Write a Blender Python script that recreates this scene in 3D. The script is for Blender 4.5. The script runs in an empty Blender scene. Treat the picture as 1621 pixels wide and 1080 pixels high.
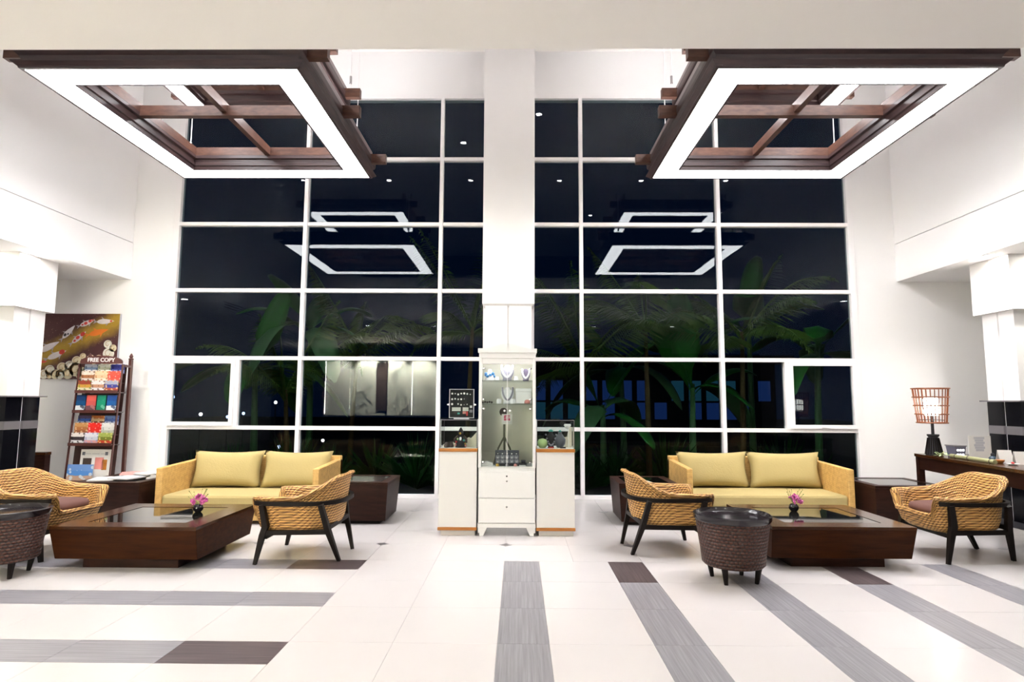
import bpy, bmesh, math, random
from mathutils import Vector, Matrix
random.seed(7)
PI = math.pi
SC = bpy.context.scene
COL = SC.collection

# ------------------------------------------------------------------ camera, world, exposure
FPX = 950.0
cam_d = bpy.data.cameras.new('camera')
cam_d.sensor_width = 36.0
cam_d.lens = FPX / 1621.0 * 36.0
cam_d.clip_end = 200
cam = bpy.data.objects.new('camera', cam_d)
COL.objects.link(cam)
CAM_H = 1.39
_pitch = math.atan(97 / FPX); _roll = math.radians(.28); _yaw = math.atan(10.5 / FPX)
_R = Matrix.Rotation(_yaw, 3, 'Z') @ Matrix.Rotation(_pitch, 3, 'X') @ Matrix.Rotation(_roll * -1, 3, 'Y')
_R = _R @ Matrix.Rotation(PI / 2, 3, 'X')
cam.matrix_world = Matrix.Translation((0, 0, CAM_H)) @ _R.to_4x4()
SC.camera = cam

world = bpy.data.worlds.new('night'); SC.world = world
world.use_nodes = True
_bg = world.node_tree.nodes['Background']
_bg.inputs['Color'].default_value = (.0003, .0013, .0050, 1)
_bg.inputs['Strength'].default_value = 1.0
SC.view_settings.view_transform = 'Standard'
SC.view_settings.look = 'None'
SC.view_settings.gamma = 1.0
SC.view_settings.exposure = 1.62
SC.view_settings.use_curve_mapping = False
SC.cycles.use_denoising = True
SC.cycles.max_bounces = 10
SC.cycles.transparent_max_bounces = 24
SC.cycles.sample_clamp_indirect = 24.0

RING_E = 11.0          # radiance of the chandelier diffusers
SPOT_E = 90.0          # small recessed lamps

# ------------------------------------------------------------------ materials
M = {}
def srgb(r, g, b, k=1.0):
    def f(c):
        c /= 255.0
        return (c / 12.92 if c <= .04045 else ((c + .055) / 1.055) ** 2.4) * k
    return (f(r), f(g), f(b), 1)

def nt(name):
    m = bpy.data.materials.new(name); m.use_nodes = True
    t = m.node_tree; p = t.nodes['Principled BSDF']
    return m, t, p

def N(t, kind, **kw):
    n = t.nodes.new(kind)
    for k, v in kw.items():
        if k.startswith('_'):
            setattr(n, k[1:], v)
        else:
            n.inputs[k].default_value = v
    return n

def math_n(t, op, a, b=None):
    n = t.nodes.new('ShaderNodeMath'); n.operation = op
    for i, v in enumerate((a, b)):
        if v is None: continue
        if isinstance(v, (int, float)): n.inputs[i].default_value = v
        else: t.links.new(v, n.inputs[i])
    return n.outputs[0]

def plain(key, col, rough=.6, spec=.5, metal=0, noise=.04, nscale=6, bump=0, bscale=200, coat=0):
    m, t, p = nt(key)
    p.inputs['Roughness'].default_value = rough
    p.inputs['Metallic'].default_value = metal
    p.inputs['Specular IOR Level'].default_value = spec
    p.inputs['Coat Weight'].default_value = coat
    tc = N(t, 'ShaderNodeTexCoord')
    nz = N(t, 'ShaderNodeTexNoise', Scale=nscale, Detail=4.0)
    t.links.new(tc.outputs['Object'], nz.inputs['Vector'])
    mx = N(t, 'ShaderNodeMix', _data_type='RGBA')
    mx.inputs[6].default_value = tuple(c * (1 - noise) for c in col[:3]) + (1,)
    mx.inputs[7].default_value = tuple(min(1, c * (1 + noise)) for c in col[:3]) + (1,)
    t.links.new(nz.outputs['Fac'], mx.inputs[0])
    t.links.new(mx.outputs[2], p.inputs['Base Color'])
    if bump:
        nb = N(t, 'ShaderNodeTexNoise', Scale=bscale, Detail=3.0)
        t.links.new(tc.outputs['Object'], nb.inputs['Vector'])
        bm_ = N(t, 'ShaderNodeBump', Strength=bump, Distance=.01)
        t.links.new(nb.outputs['Fac'], bm_.inputs['Height'])
        t.links.new(bm_.outputs[0], p.inputs['Normal'])
    M[key] = m
    return m

def streaky(key, c1, c2, scale=(1, 1, 1), rough=.4, spec=.5, bump=.1, coat=0, pos=(.35, .65)):
    """wood grain or striated stone: noise stretched along one axis"""
    m, t, p = nt(key)
    tc = N(t, 'ShaderNodeTexCoord'); mp = N(t, 'ShaderNodeMapping'); mp.inputs['Scale'].default_value = scale
    nz = N(t, 'ShaderNodeTexNoise', Scale=1.0, Detail=6.0, Roughness=.6)
    rp = N(t, 'ShaderNodeValToRGB')
    rp.color_ramp.elements[0].color = c1; rp.color_ramp.elements[1].color = c2
    rp.color_ramp.elements[0].position = pos[0]; rp.color_ramp.elements[1].position = pos[1]
    t.links.new(tc.outputs['Object'], mp.inputs[0]); t.links.new(mp.outputs[0], nz.inputs['Vector'])
    t.links.new(nz.outputs['Fac'], rp.inputs[0]); t.links.new(rp.outputs[0], p.inputs['Base Color'])
    p.inputs['Roughness'].default_value = rough
    p.inputs['Specular IOR Level'].default_value = spec
    p.inputs['Coat Weight'].default_value = coat
    p.inputs['Coat Roughness'].default_value = .08
    b = N(t, 'ShaderNodeBump', Strength=bump, Distance=.004)
    t.links.new(nz.outputs['Fac'], b.inputs['Height']); t.links.new(b.outputs[0], p.inputs['Normal'])
    M[key] = m
    return m

def weave(key, dark, light, ku, kv, rough=.55, slant=0.0, bump=.9, dist=.01):
    m, t, p = nt(key)
    uv = N(t, 'ShaderNodeUVMap'); sp = N(t, 'ShaderNodeSeparateXYZ')
    t.links.new(uv.outputs[0], sp.inputs[0])
    v = math_n(t, 'MULTIPLY', sp.outputs[1], kv)
    row = math_n(t, 'FLOOR', v)
    off = math_n(t, 'MULTIPLY', math_n(t, 'MODULO', row, 2.0), .5)
    u = math_n(t, 'ADD', math_n(t, 'MULTIPLY', sp.outputs[0], ku), off)
    fr = math_n(t, 'FRACT', v)
    u = math_n(t, 'ADD', u, math_n(t, 'MULTIPLY', fr, slant))
    s = math_n(t, 'ABSOLUTE', math_n(t, 'SINE', math_n(t, 'MULTIPLY', u, PI)))
    w = math_n(t, 'SINE', math_n(t, 'MULTIPLY', fr, PI))
    h = math_n(t, 'MULTIPLY', math_n(t, 'ADD', math_n(t, 'MULTIPLY', s, .8), .2), w)
    rp = N(t, 'ShaderNodeValToRGB')
    rp.color_ramp.elements[0].color = dark; rp.color_ramp.elements[1].color = light
    rp.color_ramp.elements[0].position = .1; rp.color_ramp.elements[1].position = .75
    t.links.new(h, rp.inputs[0])
    tc = N(t, 'ShaderNodeTexCoord'); nz = N(t, 'ShaderNodeTexNoise', Scale=24.0, Detail=3.0)
    t.links.new(tc.outputs['Object'], nz.inputs['Vector'])
    mx = N(t, 'ShaderNodeMix', _data_type='RGBA', _blend_type='MULTIPLY'); mx.inputs[0].default_value = .5
    t.links.new(rp.outputs[0], mx.inputs[6])
    r2 = N(t, 'ShaderNodeValToRGB'); r2.color_ramp.elements[0].color = (.55, .5, .4, 1); r2.color_ramp.elements[1].color = (1, 1, 1, 1)
    r2.color_ramp.elements[0].position = .3; r2.color_ramp.elements[1].position = .6
    t.links.new(nz.outputs['Fac'], r2.inputs[0]); t.links.new(r2.outputs[0], mx.inputs[7])
    t.links.new(mx.outputs[2], p.inputs['Base Color'])
    p.inputs['Roughness'].default_value = rough
    b = N(t, 'ShaderNodeBump', Strength=bump, Distance=dist)
    t.links.new(h, b.inputs['Height']); t.links.new(b.outputs[0], p.inputs['Normal'])
    M[key] = m
    return m

def emit(key, col, strength):
    m = bpy.data.materials.new(key); m.use_nodes = True
    t = m.node_tree; t.nodes.clear()
    o = N(t, 'ShaderNodeOutputMaterial'); e = N(t, 'ShaderNodeEmission')
    e.inputs['Color'].default_value = col; e.inputs['Strength'].default_value = strength
    t.links.new(e.outputs[0], o.inputs[0])
    M[key] = m
    return m

def glass(key, tint, refl, rough=0.0):
    """clear sheet: light passes tinted, a fixed share is mirrored more strongly at grazing angles"""
    m = bpy.data.materials.new(key); m.use_nodes = True
    t = m.node_tree; t.nodes.clear()
    o = N(t, 'ShaderNodeOutputMaterial'); mix = N(t, 'ShaderNodeMixShader')
    tr = N(t, 'ShaderNodeBsdfTransparent'); gl = N(t, 'ShaderNodeBsdfGlossy')
    tr.inputs['Color'].default_value = tint; gl.inputs['Roughness'].default_value = rough
    lw = N(t, 'ShaderNodeLayerWeight'); lw.inputs['Blend'].default_value = .5
    f5 = math_n(t, 'POWER', lw.outputs['Facing'], 4.0)
    f = math_n(t, 'ADD', math_n(t, 'MULTIPLY', f5, 1 - refl), refl)
    t.links.new(f, mix.inputs[0]); t.links.new(tr.outputs[0], mix.inputs[1]); t.links.new(gl.outputs[0], mix.inputs[2])
    t.links.new(mix.outputs[0], o.inputs[0])
    M[key] = m
    return m

WH = .80
plain('wall', (WH, WH * .985, WH * .98, 1), .75, .2, noise=.012, nscale=2)
plain('ceiling', (.85, .83, .81, 1), .8, .2, noise=.01)
plain('frame_white', (.80, .78, .78, 1), .4, .4, noise=.01)
plain('tile', (.515, .489, .482, 1), .22, .45, noise=.02, nscale=3)
plain('grout', (.47, .445, .435, 1), .7, .3)
plain('dark_stone', (.03, .03, .036, 1), .3, .5, noise=.3, nscale=12)
streaky('grey_stripe', (.14, .135, .15, 1), (.27, .26, .28, 1), (60, 1.5, 1), .35, .4, .1, pos=(.3, .7))
streaky('grey_stripe_x', (.15, .145, .16, 1), (.27, .26, .28, 1), (1.5, 60, 1), .35, .4, .1, pos=(.3, .7))
streaky('brown_stripe', (.035, .024, .026, 1), (.115, .088, .09, 1), (70, 2, 1), .35, .4, .1, pos=(.3, .7))
streaky('brown_stripe_x', (.035, .024, .026, 1), (.115, .088, .09, 1), (2, 70, 1), .35, .4, .1, pos=(.3, .7))
streaky('lamp_wood', (.030, .016, .018, 1), (.060, .032, .030, 1), (3, 3, 30), .35, .5, .1)
streaky('lamp_bar_wood', (.055, .022, .015, 1), (.105, .047, .030, 1), (8, 8, 30), .4, .4, .1)
streaky('dark_wood', (.026, .008, .002, 1), (.056, .018, .005, 1), (3, 16, 16), .18, .3, .04, coat=0)
streaky('table_body_wood', (.022, .0055, .001, 1), (.042, .0115, .0022, 1), (3, 16, 30), .55, .10, .06)
streaky('dark_wood_side', (.014, .004, .002, 1), (.028, .009, .005, 1), (4, 4, 25), .45, .16, .06, coat=0)
plain('lamp_rail', (.30, .25, .255, 1), .3, .5, noise=.06)  # pale tone painted in for the white wall mirrored by the glossy rail
plain('black_wood', (.007, .0045, .004, 1), .5, .15, noise=.2)
plain('tray_black', (.010, .007, .009, 1), .14, .6, noise=.1)
weave('wicker', (.15, .055, .009, 1), (.80, .45, .14, 1), 20, 42, slant=.8)
weave('wicker_dark', (.012, .003, .002, 1), (.085, .024, .013, 1), 30, 40, rough=.5, slant=0)
weave('rattan', (.46, .27, .075, 1), (.74, .47, .16, 1), 90, 90, bump=.3, dist=.003)
plain('cushion_green', (.39, .31, .135, 1), .8, .2, noise=.05, nscale=5, bump=.15, bscale=60)
plain('cushion_taupe', (.115, .055, .045, 1), .85, .2, noise=.08, bump=.1)
glass('window_glass', (.66, .72, .74, 1), .017)
glass('case_glass', (.94, .97, .96, 1), .05)
plain('table_glass', (.006, .006, .005, 1), .03, .6, noise=.1)
plain('column_white', (.80, .785, .78, 1), .6, .3, noise=.015)
plain('column_black', (.004, .004, .006, 1), .12, .18, noise=.2)
plain('metal_grey', (.16, .15, .16, 1), .35, .5, metal=.2)
plain('cabinet_white', (.70, .695, .695, 1), .35, .4, noise=.01)
plain('pedestal_cream', (.63, .62, .61, 1), .5, .3, noise=.015)
plain('cabinet_back', (.62, .59, .50, 1), .6, .3, noise=.02)
streaky('amber_wood', (.30, .105, .015, 1), (.42, .16, .03, 1), (4, 20, 30), .35, .4, .08)
plain('chrome', (.6, .6, .6, 1), .15, .5, metal=1)
plain('sand', (.66, .60, .48, 1), .9, .2, noise=.15, nscale=40, bump=.6, bscale=90)
plain('white_soft', (.78, .76, .77, 1), .6, .3)
plain('silver_bust', (.24, .225, .27, 1), .35, .5, noise=.1)  # silver, darkened so the colour stands in for shading on the bust
plain('purple_velvet', (.16, .13, .19, 1), .8, .3)
plain('blue_bead', (.06, .22, .48, 1), .3, .5, noise=.3, nscale=60)
plain('black_soft', (.01, .009, .012, 1), .6, .4)
plain('red_item', (.42, .02, .02, 1), .5)
plain('pink_item', (.62, .22, .20, 1), .5)
plain('gold_item', (.45, .28, .03, 1), .35, metal=.3)
plain('teal_item', (.04, .30, .26, 1), .4)
plain('green_item', (.38, .52, .22, 1), .4)
plain('slate_item', (.10, .105, .13, 1), .4)
plain('brown_dark', (.045, .026, .020, 1), .6)
plain('tripod_olive', (.11, .10, .065, 1), .5)
plain('box_violet', (.10, .10, .15, 1), .5)
plain('drawer_grey', (.30, .30, .35, 1), .3, .5)
plain('magenta', (.45, .05, .12, 1), .5)
plain('paper', (.66, .64, .62, 1), .7)
plain('paper_grey', (.42, .42, .46, 1), .7)
plain('ink', (.03, .025, .03, 1), .7)
plain('mahogany', (.075, .022, .018, 1), .35, .5, noise=.15, coat=.2)
plain('shelf_brown', (.035, .012, .010, 1), .4)
plain('lamp_stick', (.20, .055, .012, 1), .45, noise=.2)
plain('leaf', (.02, .16, .015, 1), .4, .5, noise=.35, nscale=3)
plain('leaf_pale', (.09, .20, .07, 1), .45, .5, noise=.3, nscale=3)
plain('palm_green', (.09, .16, .015, 1), .45, .5, noise=.4, nscale=3)
plain('shrub_green', (.012, .07, .010, 1), .5, .4, noise=.5, nscale=4)
plain('trunk', (.12, .075, .03, 1), .8, .2, noise=.35, nscale=9, bump=.5, bscale=30)
plain('soil', (.010, .010, .009, 1), .9, .2, noise=.5, nscale=3)
plain('flower_pink', (.48, .08, .28, 1), .6, noise=.25, nscale=30)
plain('flower_stem', (.10, .16, .03, 1), .6)
plain('vase_black', (.008, .006, .010, 1), .1, .6)
plain('bamboo', (.30, .30, .15, 1), .5, noise=.2)
plain('bottle_blue', (.02, .045, .075, 1), .15, .6)
plain('orange_item', (.62, .25, .03, 1), .5)
plain('house_dark', (.006, .008, .012, 1), .8)
plain('reception_stone', (.52, .51, .44, 1), .8, .2, noise=.1, nscale=12, bump=1.0, bscale=9)
emit('ring_light', (1.0, .982, 1.0, 1), RING_E)
emit('added_fill_light', (1.0, .985, 1.0, 1), 36.0)  # glow added to brighten the upper walls and ceiling
emit('spot_light', (1.0, .95, .86, 1), SPOT_E)
emit('bulb_light', (1.0, .95, .88, 1), 7.0)
emit('cove_light', (1.0, .98, .86, 1), 30.0)
emit('case_light', (1.0, .97, .98, 1), 13.0)
emit('blue_window', (.04, .12, .50, 1), .07)
emit('teal_window', (.05, .26, .42, 1), .06)
emit('far_lamp', (.55, .65, 1.0, 1), 1.6)
emit('far_lamp_warm', (1.0, .95, .9, 1), 3.0)

# ------------------------------------------------------------------ mesh helpers
def box(bm, x0, x1, y0, y1, z0, z1):
    vs = [bm.verts.new((x, y, z)) for z in (z0, z1) for y in (y0, y1) for x in (x0, x1)]
    for f in ((0, 2, 3, 1), (4, 5, 7, 6), (0, 1, 5, 4), (2, 6, 7, 3), (0, 4, 6, 2), (1, 3, 7, 5)):
        bm.faces.new([vs[i] for i in f])
    return vs

def frustum(bm, b, t):
    """b, t = (x0,x1,y0,y1,z)"""
    vs = []
    for (x0, x1, y0, y1, z) in (b, t):
        vs += [bm.verts.new(p) for p in ((x0, y0, z), (x1, y0, z), (x0, y1, z), (x1, y1, z))]
    for f in ((0, 2, 3, 1), (4, 5, 7, 6), (0, 1, 5, 4), (2, 6, 7, 3), (0, 4, 6, 2), (1, 3, 7, 5)):
        bm.faces.new([vs[i] for i in f])

def tube(bm, pts, radii, seg=8, square=False, cap=True):
    """swept tube through pts"""
    pts = [Vector(p) for p in pts]
    if isinstance(radii, (int, float)): radii = [radii] * len(pts)
    rings = []
    up = None
    for i, p in enumerate(pts):
        d = (pts[min(i + 1, len(pts) - 1)] - pts[max(i - 1, 0)]).normalized()
        if up is None:
            up = Vector((0, 0, 1)) if abs(d.z) < .9 else Vector((1, 0, 0))
        a = d.cross(up).normalized(); b = a.cross(d).normalized(); up = b
        ring = []
        n = 4 if square else seg
        for k in range(n):
            an = 2 * PI * (k + (.5 if square else 0)) / n
            ring.append(bm.verts.new(p + (a * math.cos(an) + b * math.sin(an)) * radii[i] * (1.414 if square else 1)))
        rings.append(ring)
    n = len(rings[0])
    for r0, r1 in zip(rings, rings[1:]):
        for k in range(n):
            bm.faces.new((r0[k], r0[(k + 1) % n], r1[(k + 1) % n], r1[k]))
    if cap:
        bm.faces.new(rings[0][::-1]); bm.faces.new(rings[-1])

def lathe(bm, prof, seg=24, c=(0, 0), uv=None, sx=1, sy=1):
    rings = []
    for r, z in prof:
        if r < 1e-5:
            rings.append([bm.verts.new((c[0], c[1], z))])
        else:
            rings.append([bm.verts.new((c[0] + sx * r * math.cos(2 * PI * k / seg), c[1] + sy * r * math.sin(2 * PI * k / seg), z)) for k in range(seg)])
    for a, b in zip(rings, rings[1:]):
        if len(a) == 1 and len(b) == 1: continue
        for k in range(seg):
            k2 = (k + 1) % seg
            if len(a) == 1: bm.faces.new((a[0], b[k2], b[k]))
            elif len(b) == 1: bm.faces.new((a[k], a[k2], b[0]))
            else: bm.faces.new((a[k], a[k2], b[k2], b[k]))

def ball(bm, c, r, seg=10, rings=6, sz=1.0):
    lathe(bm, [(r * math.sin(PI * i / rings), c[2] - r * sz * math.cos(PI * i / rings)) for i in range(rings + 1)], seg, (c[0], c[1]))

def prism(bm, poly, y0, y1, axis='y'):
    def P(a, b, c):
        return {'y': (a, c, b), 'x': (c, a, b), 'z': (a, b, c)}[axis]
    v0 = [bm.verts.new(P(a, b, y0)) for a, b in poly]; v1 = [bm.verts.new(P(a, b, y1)) for a, b in poly]
    n = len(poly)
    bm.faces.new(v0); bm.faces.new(v1[::-1])
    for i in range(n):
        bm.faces.new((v0[i], v1[i], v1[(i + 1) % n], v0[(i + 1) % n]))

CACHE = {}
def mesh_of(bm, key, mat, smooth=False, bevel=0, uvbox=False):
    bmesh.ops.recalc_face_normals(bm, faces=bm.faces)
    if bevel:
        es = [e for e in bm.edges if len(e.link_faces) == 2 and e.calc_face_angle(0) > .5]
        bmesh.ops.bevel(bm, geom=es, offset=bevel, segments=2, profile=.5, affect='EDGES', clamp_overlap=True)
    if uvbox:
        uvl = bm.loops.layers.uv.verify()
        for f in bm.faces:
            n = f.normal; ax = max(range(3), key=lambda i: abs(n[i]))
            for l in f.loops:
                c = l.vert.co
                l[uvl].uv = {0: (c.y, c.z), 1: (c.x, c.z), 2: (c.x, c.y)}[ax]
    me = bpy.data.meshes.new(key)
    bm.to_mesh(me); bm.free()
    if smooth:
        for p in me.polygons: p.use_smooth = True
        if smooth != True:
            me.set_sharp_from_angle(angle=smooth)
    me.materials.append(M[mat])
    return me

def part(name, bm, mat, parent=None, smooth=False, bevel=0, uvbox=False, loc=None, rot=None):
    me = bm if isinstance(bm, bpy.types.Mesh) else mesh_of(bm, name, mat, smooth, bevel, uvbox)
    o = bpy.data.objects.new(name, me); COL.objects.link(o)
    if parent is not None: o.parent = parent
    if loc is not None: o.location = loc
    if rot is not None: o.rotation_euler = rot
    return o

def shared(key, fn, mat, **kw):
    if key not in CACHE:
        bm = bmesh.new(); fn(bm); CACHE[key] = mesh_of(bm, key.split('#')[0], mat, **kw)
    return CACHE[key]

def bx(name, mat, parent, x0, x1, y0, y1, z0, z1, bevel=0, **kw):
    bm = bmesh.new(); box(bm, x0, x1, y0, y1, z0, z1)
    return part(name, bm, mat, parent, bevel=bevel, **kw)

def tag(o, label, cat, group=None):
    o['label'] = label; o['category'] = cat
    if group: o['group'] = group
    return o

def thing(name, label, cat, loc=(0, 0, 0), rz=0, group=None):
    o = bpy.data.objects.new(name, None); COL.objects.link(o)
    o.location = loc; o.rotation_euler = (0, 0, rz); o.empty_display_size = .1
    return tag(o, label, cat, group)

def struct(o):
    o['kind'] = 'structure'
    return o

def sbox(name, mat, *b, bevel=0):
    return struct(bx(name, mat, None, *b, bevel=bevel))

CX = -.115             # the room's axis of symmetry
WY = 8.85              # inner face of the window wall
XL, XR = -5.854, 5.624  # faces of the side bulkheads
CEIL = 6.83

# ------------------------------------------------------------------ the shell
def build_shell():
    # window wall: solid pieces round the openings
    bm = bmesh.new()
    box(bm, -9.0, -5.25, WY, WY + .25, -.1, CEIL)
    box(bm, 5.02, 8.8, WY, WY + .25, -.1, CEIL)
    box(bm, -5.25, 5.02, WY, WY + .25, 6.12, CEIL)
    box(bm, -.5, .20, WY, WY + .25, -.1, 6.12)
    struct(part('wall_back', bm, 'wall'))
    # side bulkheads over the aisles
    for side, X, s in (('left', XL, -1), ('right', XR, 1)):
        bm = bmesh.new()
        a, b = sorted((X, X + s * .5)); box(bm, a, b, -4.2, WY, 3.772, CEIL)
        struct(part('wall_upper_' + side, bm, 'wall'))
        bm = bmesh.new()
        a, b = sorted((X - s * .006, X + s * 3.2)); box(bm, a, b, -4.2, WY, 3.2, 3.76)
        struct(part('wall_bulkhead_' + side, bm, 'wall'))
        a, b = sorted((X + s * 3.2, X + s * 3.4)); sbox('wall_' + side, 'wall', a, b, -4.2, WY + .25, -.1, 3.9)
    sbox('ceiling', 'ceiling', -6.4, 6.2, -4.2, WY, CEIL, CEIL + .2)
    # mezzanine over the camera: its soffit and fascia
    o = bx('ceiling_mezzanine', 'ceiling', None, XL, XR, -4.2, 3.22, 3.385, 3.62); struct(o)
    bm = bmesh.new(); box(bm, XL, XR, 3.10, 3.22, 3.62, 3.80); box(bm, XL, XR, 3.12, 3.22, 3.81, 4.45)
    struct(part('trim_1', bm, 'ceiling'))
    sbox('wall_front', 'reception_stone_dark', -9.2, 9.0, -4.4, -4.2, -.1, CEIL)
    for k, (a, b, x0, x1) in enumerate((('left', 0, XL - 3.2, -5.25), ('right', 0, 5.02, XR + 3.2))):
        sbox('baseboard_' + a, 'frame_white', x0, x1, WY - .012, WY, .0, .06)
plain('reception_stone_dark', (.08, .07, .065, 1), .7, .3, noise=.2)
build_shell()

# ------------------------------------------------------------------ floor of separate tiles
P = .605
FX0 = -.1175           # edge of the central stripe
def build_floor():
    fl = sbox('floor', 'grout', -9.0, 8.8, -4.2, WY + .2, -.2, -.004)
    Y0 = 5.445
    rest = bmesh.new()
    J = .0009
    def seen(x, y):
        d = max(y, .01)
        return y > 2.5 and abs((x + .011 * y) / d) < .93
    n = [0]
    def slab(name, mat, x0, x1, y0, y1, force=False):
        if x1 - x0 < .02 or y1 - y0 < .02: return
        near = seen(x0, y1) or seen(x1, y1) or seen(x0, y0) or seen(x1, y0)
        if not near and name == 'tile':
            box(rest, x0 + J, x1 - J, y0 + J, y1 - J, -.0039, 0); return
        w, h = round(x1 - x0, 3), round(y1 - y0, 3)
        me = shared('%s#%s_%s_%s' % (name, w, h, mat), lambda bm: box(bm, -w / 2 + J, w / 2 - J, -h / 2 + J, h / 2 - J, -.0039, 0), mat)
        part(name, me, mat, fl, loc=((x0 + x1) / 2, (y0 + y1) / 2, 0)); n[0] += 1
    cols_all = []
    x = FX0
    # far field: plain grid from the stripes' start to the wall
    ys = [Y0 + i * P for i in range(7)]; ys[-1] = WY + .05
    xs = [FX0 + i * P for i in range(-10, 11)]
    xs = [v for v in xs if XL < v < XR]; xs = [XL] + xs + [XR]
    for a, b in zip(xs, xs[1:]):
        for c, d in zip(ys, ys[1:]):
            slab('tile', 'tile', a, b, c, min(d, WY + .05))
    # right field: stripes running away from the camera
    cols = []; x = FX0; k = 0
    while x < XR:
        cols.append((x, min(x + P / 2, XR), 's', k)); cols.append((x + P / 2, min(x + P / 2 + P, XR), 't', k)); x += 1.5 * P; k += 1
    rows = [Y0 - i * P for i in range(16)]
    for (a, b, kind, k) in cols:
        if a >= XR: continue
        for i, (d, c) in enumerate(zip(rows, rows[1:])):
            if kind == 't': slab('tile', 'tile', a, b, c, d)
            else: slab('stripe_tile', 'brown_stripe' if (i == 0 and k % 2) else 'grey_stripe', a, b, c, d)
    # middle band of plain tiles
    XM = FX0 - 2 * P
    for a in (XM, XM + P):
        for d, c in zip(rows, rows[1:]): slab('tile', 'tile', a, a + P, c, d)
    # left field: stripes running across
    y = Y0; k = 0
    lx = [XM - i * P for i in range(9)]; lx = [v for v in lx if v > XL] + [XL]
    while y > -4:
        for i, (b, a) in enumerate(zip(lx, lx[1:])):
            slab('stripe_tile', 'brown_stripe_x' if (i == 0 and k % 2 == 0) else 'grey_stripe_x', a, b, y - P / 2, y)
            slab('tile', 'tile', a, b, y - 1.5 * P, y - P / 2)
        y -= 1.5 * P; k += 1
    o = part('tile_field', rest, 'tile', fl); o['kind'] = 'stuff'
    # small diamond insets at the tile corners
    def dia(bm): prism(bm, [(-.062, 0), (0, -.062), (.062, 0), (0, .062)], -.003, .0012, 'z')
    me = shared('inset_tile#d', dia, 'dark_inset')
    for yy in (Y0 + P, Y0 + 4 * P):
        for i in range(-4, 5):
            part('inset_tile', me, 'dark_inset', fl, loc=(FX0 + 2 * P * i, yy, 0))
    # dark stone borders of the aisles
    for a, b in ((-9.0, XL), (XR, 8.8)):
        for i in range(14):
            c = 8.85 - i * .9
            bx('border_tile', 'dark_stone', fl, a + .002, b - .002, c - .898, c, -.0039, 0)
plain('dark_inset', (.10, .09, .095, 1), .3, .4, noise=.15)
build_floor()

# ------------------------------------------------------------------ windows
TR = [1.0, 2.025, 3.045, 4.067, 5.09]         # transom heights
def build_window(name, x0, x1, xm, casement_left):
    root = bpy.data.objects.new(name, None); COL.objects.link(root); struct(root)
    y0, y1 = WY - .01, WY + .09
    t = .028
    fr = lambda n, *b: bx(n, 'frame_white', root, *b, bevel=.004)
    xs = [x0] + list(xm) + [x1]
    fr('jamb', x0 - .06, x0 + .03, y0, y1, 0, 6.12); fr('jamb', x1 - .03, x1 + .06, y0, y1, 0, 6.12)
    fr('head_rail', x0 + .03, x1 - .03, y0, y1, 6.06, 6.125)
    fr('sill_rail', x0 + .03, x1 - .03, y0, y1 , 0, .055)
    for m in xm: fr('mullion', m - t, m + t, y0 - .02, y1, .055, 6.06)
    zs = [.055] + TR + [6.06]
    for i, (a, b) in enumerate(zip(xs, xs[1:])):
        ax = a + (.03 if i == 0 else t); bx_ = b - (.03 if i == len(xs) - 2 else t)
        for zt in TR: fr('transom', ax, bx_, y0, y1, zt - t, zt + t)
        for j, (c, d) in enumerate(zip(zs, zs[1:])):
            c1 = c + (t if j else 0); d1 = d - (t if j < len(zs) - 2 else 0)
            cas = (j == 1 and ((casement_left and i == 0) or (not casement_left and i == len(xs) - 2)))
            if not cas:
                bx('pane', 'window_glass', root, ax, bx_, WY + .05, WY + .056, c1, d1)
            else:
                if casement_left: mx = ax + (bx_ - ax) * .525; sa, sb, fa, fb = ax, mx - t, mx + t, bx_
                else: mx = ax + (bx_ - ax) * .475; sa, sb, fa, fb = mx + t, bx_, ax, mx - t
                fr('mullion', mx - t, mx + t, y0, y1, c1, d1)
                bx('pane', 'window_glass', root, fa, fb, WY + .05, WY + .056, c1, d1)
                sash = bmesh.new(); w = .055
                for q in ((sa, sb, y0 - .03, y0 + .04, d1 - w, d1), (sa, sb, y0 - .03, y0 + .04, c1, c1 + w), (sa, sa + w, y0 - .03, y0 + .04, c1 + w, d1 - w), (sb - w, sb, y0 - .03, y0 + .04, c1 + w, d1 - w)): box(sash, *q)
                so = part('sash', sash, 'frame_white', root)
                bx('handle', 'frame_white', so, (sa + sb) / 2 - .05, (sa + sb) / 2 + .05, y0 - .05, y0 - .03, c1 + .018, c1 + .036)
                bx('pane', 'window_glass', root, sa + w, sb - w, WY + .0, WY + .006, c1 + w, d1 - w)
    return root
build_window('window_1', -5.19, -.50, (-3.236, -1.18), True)
build_window('window_2', .20, 4.96, (.935, 3.0), False)

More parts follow.
